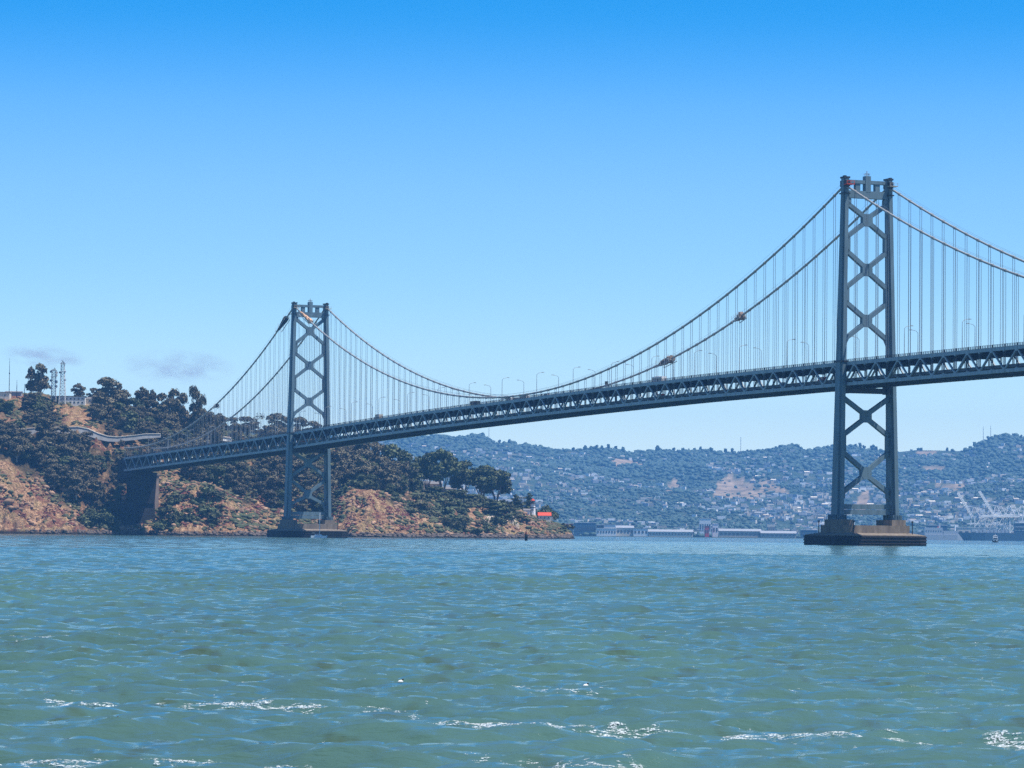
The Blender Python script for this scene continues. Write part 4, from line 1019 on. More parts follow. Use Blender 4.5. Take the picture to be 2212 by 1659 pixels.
for x0, x1, Y0, Y1, n_, h0, h1, k, lab, grp in GROVES:
    placed = []
    tries = 0
    while len(placed) < n_ and tries < 4000:
        tries += 1
        x = tr_.uniform(x0, x1); Y = tr_.uniform(Y0, Y1)
        if any(abs(x - a) < 9 and abs(Y - b) < 9 for a, b in placed): continue
        placed.append((x, Y)); kk = k if tr_.random() < 0.85 else 'G'
        fx = (x - x0) / (x1 - x0); fy = (Y - Y0) / (Y1 - Y0)
        wh = ('left' if fx < .33 else 'middle' if fx < .67 else 'right') + (', front row' if fy < .33 else ', second row' if fy < .67 else ', back row')
        plant(kk, x, Y, tr_.uniform(h0, h1), lab + ', ' + wh, grp, tr_.uniform(1.05, 1.4), 1.5)

# scrub, iceplant and shore rocks: nobody could count them
def scatter(name, n, xr, yr, rr, m, label, cond, seed, flat=0.7, zoff=0.1):
    r = np.random.RandomState(seed); cs, rs = [], []; tries = 0
    while len(cs) < n and tries < n * 30:
        tries += 1; x = r.uniform(*xr); Y = r.uniform(*yr); z = zg(x, Y)
        if z < 0.3 or not cond(x, Y, z, r): continue
        if name in ('scrub', 'dark_bushes') and (zg(x, Y + 4) - zg(x, Y - 4)) > 7.0 and r.rand() > 0.22: continue
        p = atx(x, Y, z); s = r.uniform(*rr); cs.append((p[0], Y, z + zoff * s)); rs.append((s * r.uniform(0.8, 1.6), s, s * flat))
    o = put(name, blobs(name, np.array(cs), np.array(rs), m, 0.38, seed)); tag(o, label, name.split('_')[-1], kind='stuff')
def ns(x, Y, f=0.05, s=3): return vnoise(np.array([x * f]), np.array([Y * f * 1.3]), s)[0]
scatter('scrub', 8500, (-80, 1232), (2345, 2720), (0.5, 2.0), LEAF_R, 'low olive scrub patched over the dry headland slopes', lambda x, Y, z, r: ns(x, Y) > (0.62 if 745 < x < 885 else 0.34 if x > 330 else 0.50) and z > 3.0, 1)
scatter('dark_bushes', 1500, (330, 1230), (2350, 2700), (1.0, 2.6), LEAF_G, 'dark green bushes along the gullies and cliff tops', lambda x, Y, z, r: ns(x, Y, 0.035, 9) > (0.50 if 885 < x < 1110 else 0.60) and z > 4 and not (745 < x < 885 and Y < 2475) and not (1142 < x < 1206 and Y < 2652), 2)
scatter('shore_rocks', 2600, (-120, 1236), (2335, 2640), (0.4, 1.6), simple('wet_rock', (0.10, 0.075, 0.06), 0.7, 0.3, 0.6, 0.5), 'dark broken rocks along the waterline of the headland', lambda x, Y, z, r: z < 2.6, 3, 0.8)
scatter('cliff_stones', 1600, (-120, 1232), (2345, 2640), (0.4, 1.8), simple('cliff_stone', (0.27, 0.17, 0.11), 0.95, 0.1, 0.7, 0.12), 'orange stones and outcrops jutting from the cliffs', lambda x, Y, z, r: 1.5 < z < 40 and ns(x, Y, 0.06, 5) < 0.55, 4, 0.9)
scatter('iceplant', 3600, (-80, 900), (2345, 2480), (0.4, 1.1), ICE, 'dark red iceplant mats hanging over the lower cliffs', lambda x, Y, z, r: 5 < z < 34 and ns(x, Y, 0.045, 7) > 0.58, 5, 0.4)
scatter('rock_outcrops', 700, (-120, 1236), (2345, 2640), (1.2, 3.4), simple('outcrop_rock', (0.30, 0.18, 0.11), 0.95, 0.1, 0.7, 0.15), 'jagged brown outcrops breaking through the steep cliffs', lambda x, Y, z, r: 1.0 < z < 36 and (zg(x, Y + 4) - zg(x, Y - 4)) > 6.5 and ns(x, Y, 0.08, 15) > 0.45, 14, 0.8, -0.25)
# separate shrubs
sh = random.Random(8)
SHRUB = []
for k in range(4):
    rr = np.random.RandomState(200 + k); lb_ = [((rr.uniform(-1.6, 1.6), rr.uniform(-1.2, 1.2), rr.uniform(0.8, 2.2)), (1.6, 1.5, 1.2)) for _ in range(6)]
    SHRUB.append(quads_mesh('foliage', leaf_cloud(rr, lb_, 260, 0.45), LEAF_G if k % 2 else LEAF_R))
for x0, x1, Y0, Y1, n_, lab, grp in [
    (335, 480, 2350, 2405, 26, 'olive shrub on the grassy spur right of the anchorage pier', 'shrubs on the grassy spur'),
    (150, 235, 2352, 2395, 10, 'dark shrub on the lower cliff left of the anchorage pier', 'shrubs on the lower left cliff'),
    (720, 900, 2470, 2520, 16, 'dark shrub on the orange cliff right of the far tower', 'shrubs on the orange cliff'),
    (900, 1100, 2500, 2640, 75, 'dark shrub on the bank below the spreading trees', 'shrubs below the spreading trees'),
    (1085, 1225, 2590, 2660, 18, 'low shrub on the tip of the headland near the lighthouse', 'shrubs near the lighthouse')]:
    for _ in range(n_):
        x, Y = sh.uniform(x0, x1), sh.uniform(Y0, Y1); z = zg(x, Y)
        if z < 3 or (zg(x, Y + 4) - zg(x, Y - 4) > 8 and sh.random() > 0.3) or (1142 < x < 1206 and Y < 2652): continue
        p = atx(x, Y, z); o = put('shrub', sh.choice(SHRUB), None, (p[0], Y, z - 0.3), sh.uniform(0, 6), None); s = sh.uniform(0.9, 2.3); o.scale = (s * 1.2, s * 1.2, s); tag(o, lab + (', left' if x < x0 + (x1 - x0) / 3 else ', middle' if x < x0 + 2 * (x1 - x0) / 3 else ', right') + (', low down' if Y < (Y0 + Y1) / 2 else ', higher up'), 'shrub', grp)
# pale roots hanging down the cliff
for x, lab in ((1063, 'pale bare roots hanging down the cliff below the left rooted cypress'), (1105, 'pale bare roots spreading down the cliff left of the lighthouse')):
    mb = MB()
    for k in range(34):
        x1 = x + sh.uniform(-10, 10); pts = []
        for q in range(5):
            Y = (2580 if x < 1080 else 2596) - q * 6 + sh.uniform(-2, 2); xx = x + (x1 - x) * (0.4 + q * 0.4); z = zg(xx, Y) + 0.9; p = atx(xx, Y, z); pts.append((p[0], Y, z))
        mb.tube(pts, [0.2, 0.18, 0.15, 0.12, 0.07], 4)
    o = mb.build('hanging_roots', PALEBARK); tag(o, lab, 'roots')

# ---------------------------------------------------------------- buildings on the headland
def gable(name_root, x, Y, w_, d_, h_, rh, wall, roof, label, cat='building', rz=0.0, wins=(), z=None, flat=False, extra=None, group=None):
    z = zg(x, Y) if z is None else z; p = atx(x, Y, z)
    o = tag(empty(name_root, (p[0], Y, z), rz), label, cat, group)
    MB().box((0, 0, h_ / 2 - 1.5), (w_, d_, h_ + 3)).build('wall', wall, o)
    if flat: MB().box((0, 0, h_ + 0.22), (w_ + 0.8, d_ + 0.8, 0.4)).build('roof', roof, o)
    else:
        MB().add([(-w_ / 2 - .4, -d_ / 2 - .5, h_), (w_ / 2 + .4, -d_ / 2 - .5, h_), (w_ / 2 + .4, d_ / 2 + .5, h_), (-w_ / 2 - .4, d_ / 2 + .5, h_), (-w_ / 2 - .4, 0, h_ + rh), (w_ / 2 + .4, 0, h_ + rh)],
                 [(0, 1, 5, 4), (2, 3, 4, 5), (0, 4, 3), (1, 2, 5), (0, 3, 2, 1)]).build('roof', roof, o)
    for wx, wz, ww, wh in wins:
        f = MB().box((wx, -d_ / 2 - 0.03, wz), (ww + 0.3, 0.12, wh + 0.3)).build('window', WHITE, o); MB().box((wx, -d_ / 2 - 0.08, wz), (ww, 0.08, wh)).build('pane', GLASS, f)
    return o
gable('hilltop_building', 157, 2585, 20, 10, 6.2, 0, WHITE, DARK, 'long white two-storey building with flat dark roof on the hilltop', wins=[(a, b, 1.3, 1.2) for a in (-7, -4, -1, 2, 5, 8) for b in (1.8, 4.4)], flat=True)
gable('annex_building', 184, 2590, 13, 8, 3.6, 1.2, CREAM, ROOFG, 'low cream annex at the right end of the white hilltop building', wins=[(a, 1.8, 1.2, 1.1) for a in (-4, 0, 4)])
gable('equipment_hut', 125, 2592, 8, 6, 4.0, 0, DARK, ROOFG, 'small dark hut at the foot of the radio towers', wins=[(0, 2, 1.2, 1)], flat=True)
gable('flat_roofed_building', -2, 2570, 17, 9, 4.6, 0, CREAM, ROOFG, 'cream flat-roofed building cut by the left edge of the hilltop', wins=[(a, 2.4, 1.4, 1.3) for a in (-5, 0, 5)], flat=True)
gable('grey_shed', 30, 2585, 12, 7, 3.0, 0.8, GREYP, ROOFG, 'low grey shed behind the masts on the hilltop')
gable('hillside_house', 288, 2525, 9, 7, 3.4, 1.8, CREAM, TAN, 'small pale house glimpsed between the hilltop groves', wins=[(a, 1.8, 1.1, 1.0) for a in (-2.5, 2.5)], cat='house')
gable('grove_house', 933, 2690, 16, 9, 6.5, 2.2, CREAM, ROOFG, 'cream house half hidden behind the trunks of the spreading trees', wins=[(a, b, 1.2, 1.3) for a in (-5, -2, 2, 5) for b in (1.8, 4.6)], cat='house')
gable('grove_cottage', 968, 2690, 12, 8, 4.0, 1.8, GREYP, ROOFG, 'grey cottage behind the tallest spreading tree', wins=[(a, 1.9, 1.2, 1.2) for a in (-3, 1, 4)], cat='house')
h_ = gable('red_roofed_house', 1176, 2640, 9.6, 7, 3.6, 2.6, CREAM, REDROOF, 'cream house with a bright red roof near the tip of the headland', z=at(1176, 1124, 2640)[2], wins=[(-3, 2.0, 1.0, 1.3), (0, 2.0, 1.0, 1.3), (3, 2.0, 1.0, 1.3)], cat='house', rz=0.05)
MB().box((-7.0, -0.5, 0.6), (4.2, 5.0, 3.0)).build('side_wing', WHITE, h_)
MB().box((5.6, 0, 1.4), (1.6, 6, 2.8)).build('porch', GREYP, h_)
gable('keeper_hut', 1138, 2635, 5, 4, 2.6, 1.2, WHITE, ROOFG, 'tiny white hut beside the foot of the lighthouse', wins=[(0, 1.3, 0.8, 0.8)])
# lighthouse
z = at(1151, 1108, 2640)[2]; p = atx(1151, 2640, z)
L = tag(empty('lighthouse', (p[0], 2640, z - 0.5)), 'small white octagonal lighthouse with black gallery and red top', 'lighthouse')
def octo(r, z): return [(r * math.cos(a), r * math.sin(a), z) for a in [math.pi / 8 + math.pi * k / 4 for k in range(8)]]
MB().loft([octo(2.3, -2), octo(2.1, 4.0), octo(1.9, 7.6)]).build('tower_wall', WHITE, L); MB().loft([octo(2.7, 7.6), octo(2.7, 7.95)]).build('gallery', DARK, L)
MB().loft([octo(2.2, 4.4), octo(2.2, 5.0)]).build('band', DARK, L)
MB().loft([octo(1.25, 7.95), octo(1.25, 9.9)]).build('lantern_glass', GLASS, L); MB().loft([octo(1.7, 9.9), octo(1.2, 10.8), octo(0.2, 11.6)]).build('lantern_roof', REDROOF, L)
r = MB()
for k in range(8):
    a = math.pi / 8 + math.pi * k / 4; r.beam((2.6 * math.cos(a), 2.6 * math.sin(a), 7.9), (2.6 * math.cos(a), 2.6 * math.sin(a), 9.0), 0.1, 0.1)
    b = a + math.pi / 4; r.beam((2.6 * math.cos(a), 2.6 * math.sin(a), 9.0), (2.6 * math.cos(b), 2.6 * math.sin(b), 9.0), 0.1, 0.1)
r.build('gallery_rail', DARK, L)
for k in (5, 6): MB().box((2.1 * math.cos(math.pi / 4 * k), 2.1 * math.sin(math.pi / 4 * k), 3.0), (0.8, 0.8, 1.4), math.pi / 4 * k).build('window', GLASS, L)

# lattice radio towers and masts on the hilltop
def lattice(x, Y, ytop, wb, wt, label, dishes, seed):
    z = zg(x, Y); H = at(x, ytop, Y)[2] - z; p = atx(x, Y, z); rng = random.Random(seed)
    o = tag(empty('radio_tower', (p[0], Y, z)), label, 'radio tower'); n = 12; lv = []
    for k in range(n + 1):
        s = (wb + (wt - wb) * min(1, k / n * 1.25)) / 2; zz_ = H * k / n; lv.append([(-s, -s, zz_), (s, -s, zz_), (s, s, zz_), (-s, s, zz_)])
    for j in range(4):
        m_ = MB()
        for k in range(n): m_.beam(lv[k][j], lv[k + 1][j], 0.26, 0.26)
        m_.build('leg', WHITE, o)
    br = MB()
    for k in range(n):
        for j in range(4):
            j2 = (j + 1) % 4; br.beam(lv[k + 1][j], lv[k + 1][j2], 0.16, 0.16); br.beam(lv[k][j], lv[k + 1][j2], 0.14, 0.14); br.beam(lv[k][j2], lv[k + 1][j], 0.14, 0.14)
    br.build('bracing', GREYP, o)['kind'] = 'stuff'
    for hz_, side, r_ in dishes:
        MB().tube([(side * (wt / 2 + 0.3), -0.8, hz_ * H), (side * (wt / 2 + 0.9), -1.5, hz_ * H)], r_, 10).build('dish', GREYP, o)
    for hz_ in (0.78, 0.97): MB().box((0, 0, hz_ * H), (wt + 1.6, wt + 1.6, 0.2)).build('platform', GREYP, o)
    for k in range(5):
        MB().beam((rng.uniform(-1.2, 1.2), rng.uniform(-1, 1), H * 0.97), (rng.uniform(-1.2, 1.2), rng.uniform(-1, 1), H + rng.uniform(0.8, 2)), 0.14, 0.14).build('antenna', DARK, o)
lattice(115.5, 2580, 798, 3.4, 3.0, 'shorter white lattice radio tower hung with round dishes', [(0.62, 1, 1.2), (0.66, -1, 0.9), (0.48, 1, 1.0), (0.44, -1, 0.7), (0.9, 1, 1.0), (0.93, -1, 0.8), (0.82, 1, 0.8)], 1)
lattice(134.5, 2575, 783, 4.8, 2.6, 'taller lattice radio tower with platforms near its top', [(0.76, -1, 0.8), (0.78, 1, 0.7), (0.58, 1, 0.8)], 2)
for x, yt, lab in ((19.5, 773, 'tallest thin mast at the left end of the hilltop'), (36, 821, 'short thin mast second from the left edge'), (52.5, 829, 'shortest thin mast beside the tall hilltop eucalyptus')):
    z = zg(x, 2575); H = at(x, yt, 2575)[2] - z; p = atx(x, 2575, z)
    o = tag(empty('mast', (p[0], 2575, z)), lab, 'mast'); MB().tube([(0, 0, -1), (0, 0, H * .6), (0, 0, H)], [0.3, 0.22, 0.1], 5).build('pole', DARK, o); MB().tube([(0, 0, H * 0.6), (0, 0, H * 0.63)], 0.4, 5).build('collar', DARK, o)
# white retaining wall of the hill road
def wall_ribbon(pts, hgt, name, label, m, Y0, cap=0.5):
    o = tag(empty(name, (0, 0, 0)), label, 'wall'); top = []
    for x, y, hh in pts:
        P = at(x, y, Y0); top.append((P[0], P[1], P[2], hh))
    c = MB(); c.loft([[(a, b - 0.55 * hh, z - hh * 1.6), (a, b + 2.5, z - hh * 1.6), (a, b + 2.5, z), (a, b, z)] for a, b, z, hh in top]).build('wall_face', m, o)
    c = MB(); c.loft([[(a, b - 0.5, z), (a, b + 1.6, z), (a, b + 1.6, z + cap * 1.3), (a, b - 0.5, z + cap)] for a, b, z, hh in top]).build('coping', CREAM, o)
cp = lambda X, Y_: (X / 3.78, 740.6 + Y_ / 3.78)
pts = [(*cp(a, b), hh) for a, b, hh in [(60, 728, 2), (150, 708, 3), (300, 697, 5.5), (400, 694, 7), (500, 692, 6), (640, 690, 3.2), (720, 706, 3), (800, 742, 2.6), (880, 766, 2.2), (960, 772, 2), (1100, 758, 2), (1180, 747, 2), (1310, 746, 1.5)]]
wall_ribbon(pts, 3, 'retaining_wall', 'long white curving retaining wall of the hill road', simple('whitewash', (0.27, 0.265, 0.26), 0.8, 0.2, 0.2, 0.3), 2478)
pts = [(219.4 + a / 4.032, 850.3 + b / 4.032, 1.6) for a, b in [(950, 366), (1010, 370), (1060, 382), (1130, 395)]]
wall_ribbon(pts, 3, 'road_parapet', 'short white road parapet above the deck left of the far tower', WHITE, 2560, 0.8)

# concrete anchorage pier where the bridge lands, with its deck housing
A = tag(empty('anchorage_pier', (*B(-358, 0, 0)[:2], 0), UA), 'massive dark stepped concrete pier where the deck meets the headland', 'pier')
CON2 = simple('anchorage_concrete_shaded', (0.028, 0.029, 0.033), 0.95, 0.15, 0.35, 0.15)  # grey concrete made near black, the deck's shadow painted into it
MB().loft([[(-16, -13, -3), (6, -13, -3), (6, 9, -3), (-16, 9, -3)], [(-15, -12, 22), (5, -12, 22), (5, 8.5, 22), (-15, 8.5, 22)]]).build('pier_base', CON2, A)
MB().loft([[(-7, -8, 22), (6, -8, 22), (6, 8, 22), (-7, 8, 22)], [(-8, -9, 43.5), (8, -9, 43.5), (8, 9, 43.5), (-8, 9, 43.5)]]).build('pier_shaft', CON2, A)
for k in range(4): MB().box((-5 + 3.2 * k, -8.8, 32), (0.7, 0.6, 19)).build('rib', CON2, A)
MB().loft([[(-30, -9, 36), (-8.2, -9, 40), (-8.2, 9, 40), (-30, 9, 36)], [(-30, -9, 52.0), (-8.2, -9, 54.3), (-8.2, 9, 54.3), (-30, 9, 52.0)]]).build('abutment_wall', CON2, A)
A2 = tag(empty('beige_column', (*B(-372, 14.0, 0)[:2], 0), UA), 'sunlit beige concrete column standing behind the dark anchorage pier', 'pier')
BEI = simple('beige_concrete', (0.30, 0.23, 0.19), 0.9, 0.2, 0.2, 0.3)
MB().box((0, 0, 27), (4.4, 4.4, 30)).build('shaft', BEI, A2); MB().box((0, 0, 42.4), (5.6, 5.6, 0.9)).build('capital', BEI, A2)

# ---------------------------------------------------------------- far shore port
def port_block(name, x0, x1, yt, h_extra, Y, wall, roof, label, nw=6, cat='building', flat=True):
    z = 1.2; a = atx(x0, Y, z); b = atx(x1, Y, z); w_ = b[0] - a[0]; h = at((x0 + x1) / 2, yt, Y)[2] - z
    o = tag(empty(name, ((a[0] + b[0]) / 2, Y, z)), label, cat)
    MB().box((0, 10, h / 2), (w_, 20, h)).build('wall', wall, o)
    if flat: MB().box((0, 10, h + 0.35), (w_ + 1, 21, 0.7)).build('roof', roof, o)
    else:
        MB().add([(-w_ / 2 - 1, -1, h), (w_ / 2 + 1, -1, h), (w_ / 2 + 1, 21, h), (-w_ / 2 - 1, 21, h), (-w_ / 2 - 1, 10, h + 4), (w_ / 2 + 1, 10, h + 4)], [(0, 1, 5, 4), (2, 3, 4, 5), (0, 4, 3), (1, 2, 5), (0, 3, 2, 1)]).build('roof', roof, o)
    for k in range(nw):
        MB().box((-w_ / 2 + w_ * (k + 0.5) / nw, -0.1, h * 0.55), (w_ / nw * 0.55, 0.3, h * 0.3)).build('window', GLASS, o)
    return o
XB = lambda X: 1207 + X / 3.666
YB_ = lambda Y: 905 + Y / 3.666
for nm, X0, X1, Yt, wall, roof, lab, nw, fl_, Y in [
    ('billboard_building', 45, 112, 833, DARK, REDP, 'dark building with a red band just off the tip of the headland', 2, True, 6050),
    ('glass_office', 120, 292, 822, HULL, WHITE, 'long blue glassy office block near the tip of the headland', 12, True, 6120),
    ('black_panelled_hall', 300, 356, 840, DARK, WHITE, 'black-fronted hall right of the glassy office', 3, True, 6060),
    ('port_office', 356, 515, 838, WHITE, ROOFG, 'white port office with a dark top strip', 9, True, 6080),
    ('pale_terminal', 300, 455, 868, WHITE, WHITE, 'low pale terminal building on the water front', 7, True, 6000),
    ('green_roofed_shed', 455, 592, 862, CREAM, ROOFW, 'long low shed with a pale roof left of the white warehouse', 5, False, 6010),
    ('white_warehouse', 592, 708, 868, WHITE, ROOFG, 'boxy white warehouse on the far shore', 4, True, 5990),
    ('long_shed', 712, 1062, 893, CREAM, ROOFW, 'very long low shed with a gleaming white roof', 14, False, 5990),
    ('red_crane_house', 1158, 1190, 850, REDP, DARK, 'small red building standing above the long sheds', 2, True, 6080),
    ('white_silo_block', 1218, 1262, 830, WHITE, WHITE, 'narrow white tower block right of the small red building', 2, True, 6100),
    ('pale_complex', 1115, 1205, 788, WHITE, CREAM, 'pale complex on the slope above the small red building', 5, True, 6480),
    ('wide_white_roof', 1270, 1600, 888, TAN, ROOFW, 'wide white-roofed warehouse left of the near tower', 10, False, 6000),
    ('rust_warehouse', 1602, 1880, 905, TAN, ROOFW, 'low brown warehouse with a white roof beside the near tower', 8, False, 5980),
    ('cream_tower', 1650, 1712, 818, CREAM, ROOFG, 'cream building standing on the shore behind the brown warehouse', 4, True, 6300),
    ('blue_depot', 1920, 2050, 880, HULL, WHITE, 'blue-grey depot just left of the near pier', 5, True, 6000),
    ]:
    port_block(nm, XB(X0), XB(X1), YB_(Yt), 0, Y, wall, roof, lab, nw, 'building', fl_)
port_block('blue_terminal', 2003, 2046, 1135, 0, 6060, HULL, WHITE, 'blue terminal block just right of the near pier', 5)
port_block('pier_shed', 2068, 2150, 1140, 0, 6080, CREAM, WHITE, 'pale shed behind the grey naval ship', 6)
port_block('chalk_sheds', 1840, 1905, 1148, 0, 6020, CREAM, WHITE, 'white shed seen between the legs of the near tower', 5)
# elevated road along the far shore
v0 = atx(1270, 6200, 12); v1 = atx(2000, 6200, 12)
o = tag(empty('elevated_road', (0, 0, 0)), 'thin grey elevated road running behind the far shore sheds', 'elevated road')
MB().box(((v0[0] + v1[0]) / 2, 6200, 12), (v1[0] - v0[0], 12, 1.6)).build('deck', ROOFG, o)
for k in range(24):
    x = v0[0] + (v1[0] - v0[0]) * (k + .5) / 24; MB().box((x, 6200, 5.6), (2, 8, 11)).build('column', ROOFG, o)
# low far trees in front of the port
cs, rs = [], []
for _ in range(900):
    x = rn.uniform(1230, 2230); Y = rn.uniform(6110, 6480); p = atx(x, Y, 1); s = rn.uniform(2.5, 5.5); cs.append((p[0], Y, 1 + s * .5)); rs.append((s * rn.uniform(.8, 1.8), s, s * rn.uniform(.7, 1.1)))
o = put('street_trees', blobs('street_trees', np.array(cs), np.array(rs), LEAF_F, .3, 9)); tag(o, 'low trees lining the flat land behind the port', 'trees', kind='stuff')
# skyline trees on the far ridge
FT = [blobs('crown', np.array([(rn.uniform(-4, 4), rn.uniform(-2, 2), rn.uniform(7, 17)) for _ in range(14)]), np.array([(rn.uniform(2, 4.2),) * 3 for _ in range(14)]), LEAF_F, .35, k) for k in range(4)]
FTT = MB().tube([(0, 0, -8), (0, 0, 10)], 0.7, 5).mesh('trunk', BARK)
RT = [(1022, 934, 16), (1044, 928, 26), (1068, 948, 14), (1079, 945, 20), (1100, 943, 18), (1110, 951, 12), (1264, 956, 24), (1276, 958, 18), (1288, 955, 20), (1300, 957, 22), (1314, 953, 30), (1330, 956, 26), (1346, 959, 24), (1240, 962, 16), (1420, 955, 26), (1426, 962, 20),
      (1455, 961, 22), (1475, 962, 24), (1500, 963, 22), (1513, 959, 26), (1536, 960, 28), (1567, 962, 24), (1582, 962, 22), (1614, 966, 20), (1730, 962, 18), (1797, 955, 20), (1848, 952, 24), (1858, 950, 28), (1866, 956, 20), (1885, 953, 30), (1892, 957, 24),
      (1990, 962, 16), (2046, 962, 18), (2105, 948, 20), (2135, 936, 24), (2150, 932, 26), (2168, 931, 28), (2190, 930, 26), (2206, 935, 26)]
for x, yt, w2 in RT:
    z = zh(x, RY - 40); h = max(8, (at(x, yt, RY - 40)[2] - z + 2) * 0.68); p = atx(x, RY - 40, z)
    o = tag(empty('ridge_tree', (p[0], RY - 40, z - 2), rn.uniform(0, 6)), 'dark tree standing out on the skyline of the far hills', 'tree', 'skyline trees on the far ridge')
    put('crown', FT[rn.randint(4)], o); put('trunk', FTT, o); o.scale = (h / 20, h / 20, h / 19)
for x, yt, lab in ((1377, 912, 0), (2124, 928, 'left one of two thin radio masts on the far ridge, top right of the hills'), (2140, 926, 'right one of two thin radio masts on the far ridge, top right of the hills'), (1056, 930, 'thin radio mast on the far hill behind the deck'), (1600, 950, 'thin radio mast on the far ridge left of the near tower')):
    if not lab: continue
    z = zh(x, RY - 20); H = at(x, yt, RY)[2] - z + 8; p = atx(x, RY - 20, z); o = tag(empty('ridge_mast', (p[0], RY - 20, z)), lab, 'mast'); MB().tube([(0, 0, -5), (0, 0, H)], [1.0, 0.5], 4).build('pole', GREYP, o); MB().box((0, 0, H * .8), (3, 3, 0.5)).build('antenna', GREYP, o)

# container cranes
def crane(x, Y, boom_up, label, sc=1.0, flip=1):
    p = atx(x, Y, 1.5); o = tag(empty('container_crane', (p[0], Y, 1.5), 0.35), label, 'crane'); o.scale = (sc * flip, sc, sc); CRW = WHITE
    g = 9.0; hh = 46.0
    for sx in (-12, 12):
        for sy in (-g, g): MB().beam((sx, sy, 0), (sx, sy, hh), 1.7, 1.7).build('leg', CRW, o)
    b = MB()
    for sy in (-g, g):
        b.beam((-12, sy, 12), (12, sy, 12), 1.4, 1.6); b.beam((-12, sy, 12), (12, sy, hh), 1.0, 1.0); b.beam((12, sy, hh), (-2, sy, 68), 1.1, 1.1); b.beam((-12, sy, hh), (-6, sy, 68), 1.1, 1.1)
    for sx in (-12, 12): b.beam((sx, -g, 12), (sx, g, 12), 1.2, 1.2); b.beam((sx, -g, hh), (sx, g, hh), 1.4, 1.4)
    b.build('frame', CRW, o)
    gd = MB()
    for sy in (-3, 3): gd.beam((-14, sy, hh), (42, sy, hh), 1.2, 2.6)
    for k in range(9): gd.beam((-12 + 6 * k, -3, hh), (-12 + 6 * k, 3, hh), 0.6, 1)
    gd.build('girder', CRW, o)
    bm = MB(); L_ = 62; a = math.radians(125 if boom_up else 180)
    ex, ez = -12 + L_ * math.cos(a), hh + L_ * math.sin(a)
    for sy in (-3, 3): bm.beam((-12, sy, hh), (ex, sy, ez), 1.1, 2.2); bm.beam((-10, sy, hh + 3.5), (ex + 1.5, sy, ez + 1), 0.6, 0.7)
    for k in range(1, 11): u_ = k / 10.5; bm.beam((-12 + (ex + 12) * u_, -3, hh + (ez - hh) * u_), (-12 + (ex + 12) * u_, 3, hh + (ez - hh) * u_), 0.5, 0.8); bm.beam((-12 + (ex + 12) * u_, 0, hh + (ez - hh) * u_), (-10 + (ex + 12) * (u_ + .06), 0, hh + 3.5 + (ez - hh) * (u_ + .05)), 0.5, 0.5)
    bm.build('boom', CRW, o)
    st = MB()
    for sy in (-g * .6, g * .6): st.beam((-4, sy, 68), (42, sy, hh + 1), 0.5, 0.5); st.beam((-4, sy, 68), ((ex - 12) / 2, sy * .5, (ez + hh) / 2), 0.5, 0.5)
    st.build('stay', CRW, o); MB().box((20, 0, hh + 4), (12, 8, 5)).build('machine_house', WHITE, o); MB().box((-18, 0, hh - 4), (3, 3, 3)).build('cab', GREYP, o)
for x, up, sc, lab in ((2112, True, .86, 'white container crane with its boom raised, the one farthest left in the port'), (2160, True, .90, 'white container crane with raised boom, second from the left in the port'),
                       (2188, False, .92, 'white container crane with its boom level above the blue ship'), (2215, False, .92, 'white container crane cut by the right edge of the picture'), (2138, False, .62, 'smaller white crane between the two raised booms')):
    crane(x, 6240 if sc > .7 else 6300, up, lab, sc)

# ships and boats
def hull(L_, W_, H_, m, parent, name='hull', bow=1, rake=0.08, z0=-1.5):
    def ring(z, k):
        xs = [(-0.5, 0.30), (-0.46, 0.46), (-0.2, 0.5), (0.25, 0.5), (0.42, 0.32), (0.5 + rake * k, 0.0)]
        P = [(bow * a * L_, b * W_, z) for a, b in xs]; Q = [(bow * a * L_, -b * W_, z) for a, b in reversed(xs[:-1])]
        return P + Q
    return MB().loft([ring(z0, 0), ring(H_ * 0.5, 0.5), ring(H_, 1)]).build(name, m, parent)
p = atx(2168, 5500, 0)
S = tag(empty('cargo_ship', (p[0], 5500, 0), 0.03), 'dark blue-grey cargo ship, its bow pointing left, below the cranes', 'ship')
hull(128, 20, 12.5, HULL, S, bow=-1)
MB().box((40, 0, 20), (44, 17, 17)).build('superstructure', HULL, S)
for z in (17, 22.5): MB().box((40, 0, z), (44.4, 17.4, 1.2)).build('deck_band', SHIPG, S)
MB().box((40, 0, 29.2), (46, 18, 1.2)).build('bridge_deck', WHITE, S); MB().box((30, 0, 31.5), (12, 14, 4)).build('wheelhouse', SHIPG, S)
for k in range(5): MB().box((22 + 6 * k, -8.9, 20), (3.2, 0.5, 2.0)).build('window', GLASS, S)
q = MB()
for k in range(9):
    x = -44 + 6 * k; q.box((x, 0, 14 + (k % 3)), (4.6, 13, 3 + (k % 3) * 1.5))
q.box((-48, 0, 16), (9, 10, 5)); q.build('deck_gear', SHIPG, S)
for x in (-40, -22, 0): MB().beam((x, 0, 12), (x, 0, 27), 0.8, 0.8).build('mast', SHIPG, S)
p = atx(2042, 5600, 0)
S = tag(empty('naval_ship', (p[0], 5600, 0), 0.02), 'long pale grey ship with boxy upperworks right behind the near pier', 'ship')
hull(76, 15, 9, SHIPG, S, bow=1, rake=0.02)
MB().box((-20, 0, 14.5), (30, 12, 12)).build('superstructure', SHIPG, S); MB().box((9, 0, 12), (26, 12, 7)).build('deck_house', SHIPG, S)
MB().box((-3, 0, 11), (14, 11, 6)).build('boat_deck', DARK, S); MB().box((31, 0, 10.5), (14, 10, 3.2)).build('white_cover', WHITE, S)
MB().tube([(-10, 0, 20), (-10, 0, 27)], 1.6, 8).build('funnel', SHIPG, S); MB().tube([(16, 0, 15), (16, 0, 25)], 1.3, 8).build('mast', WHITE, S); MB().tube([(-13, -3, 20), (-12, -3, 22)], 1.0, 6).build('red_dome', REDP, S)
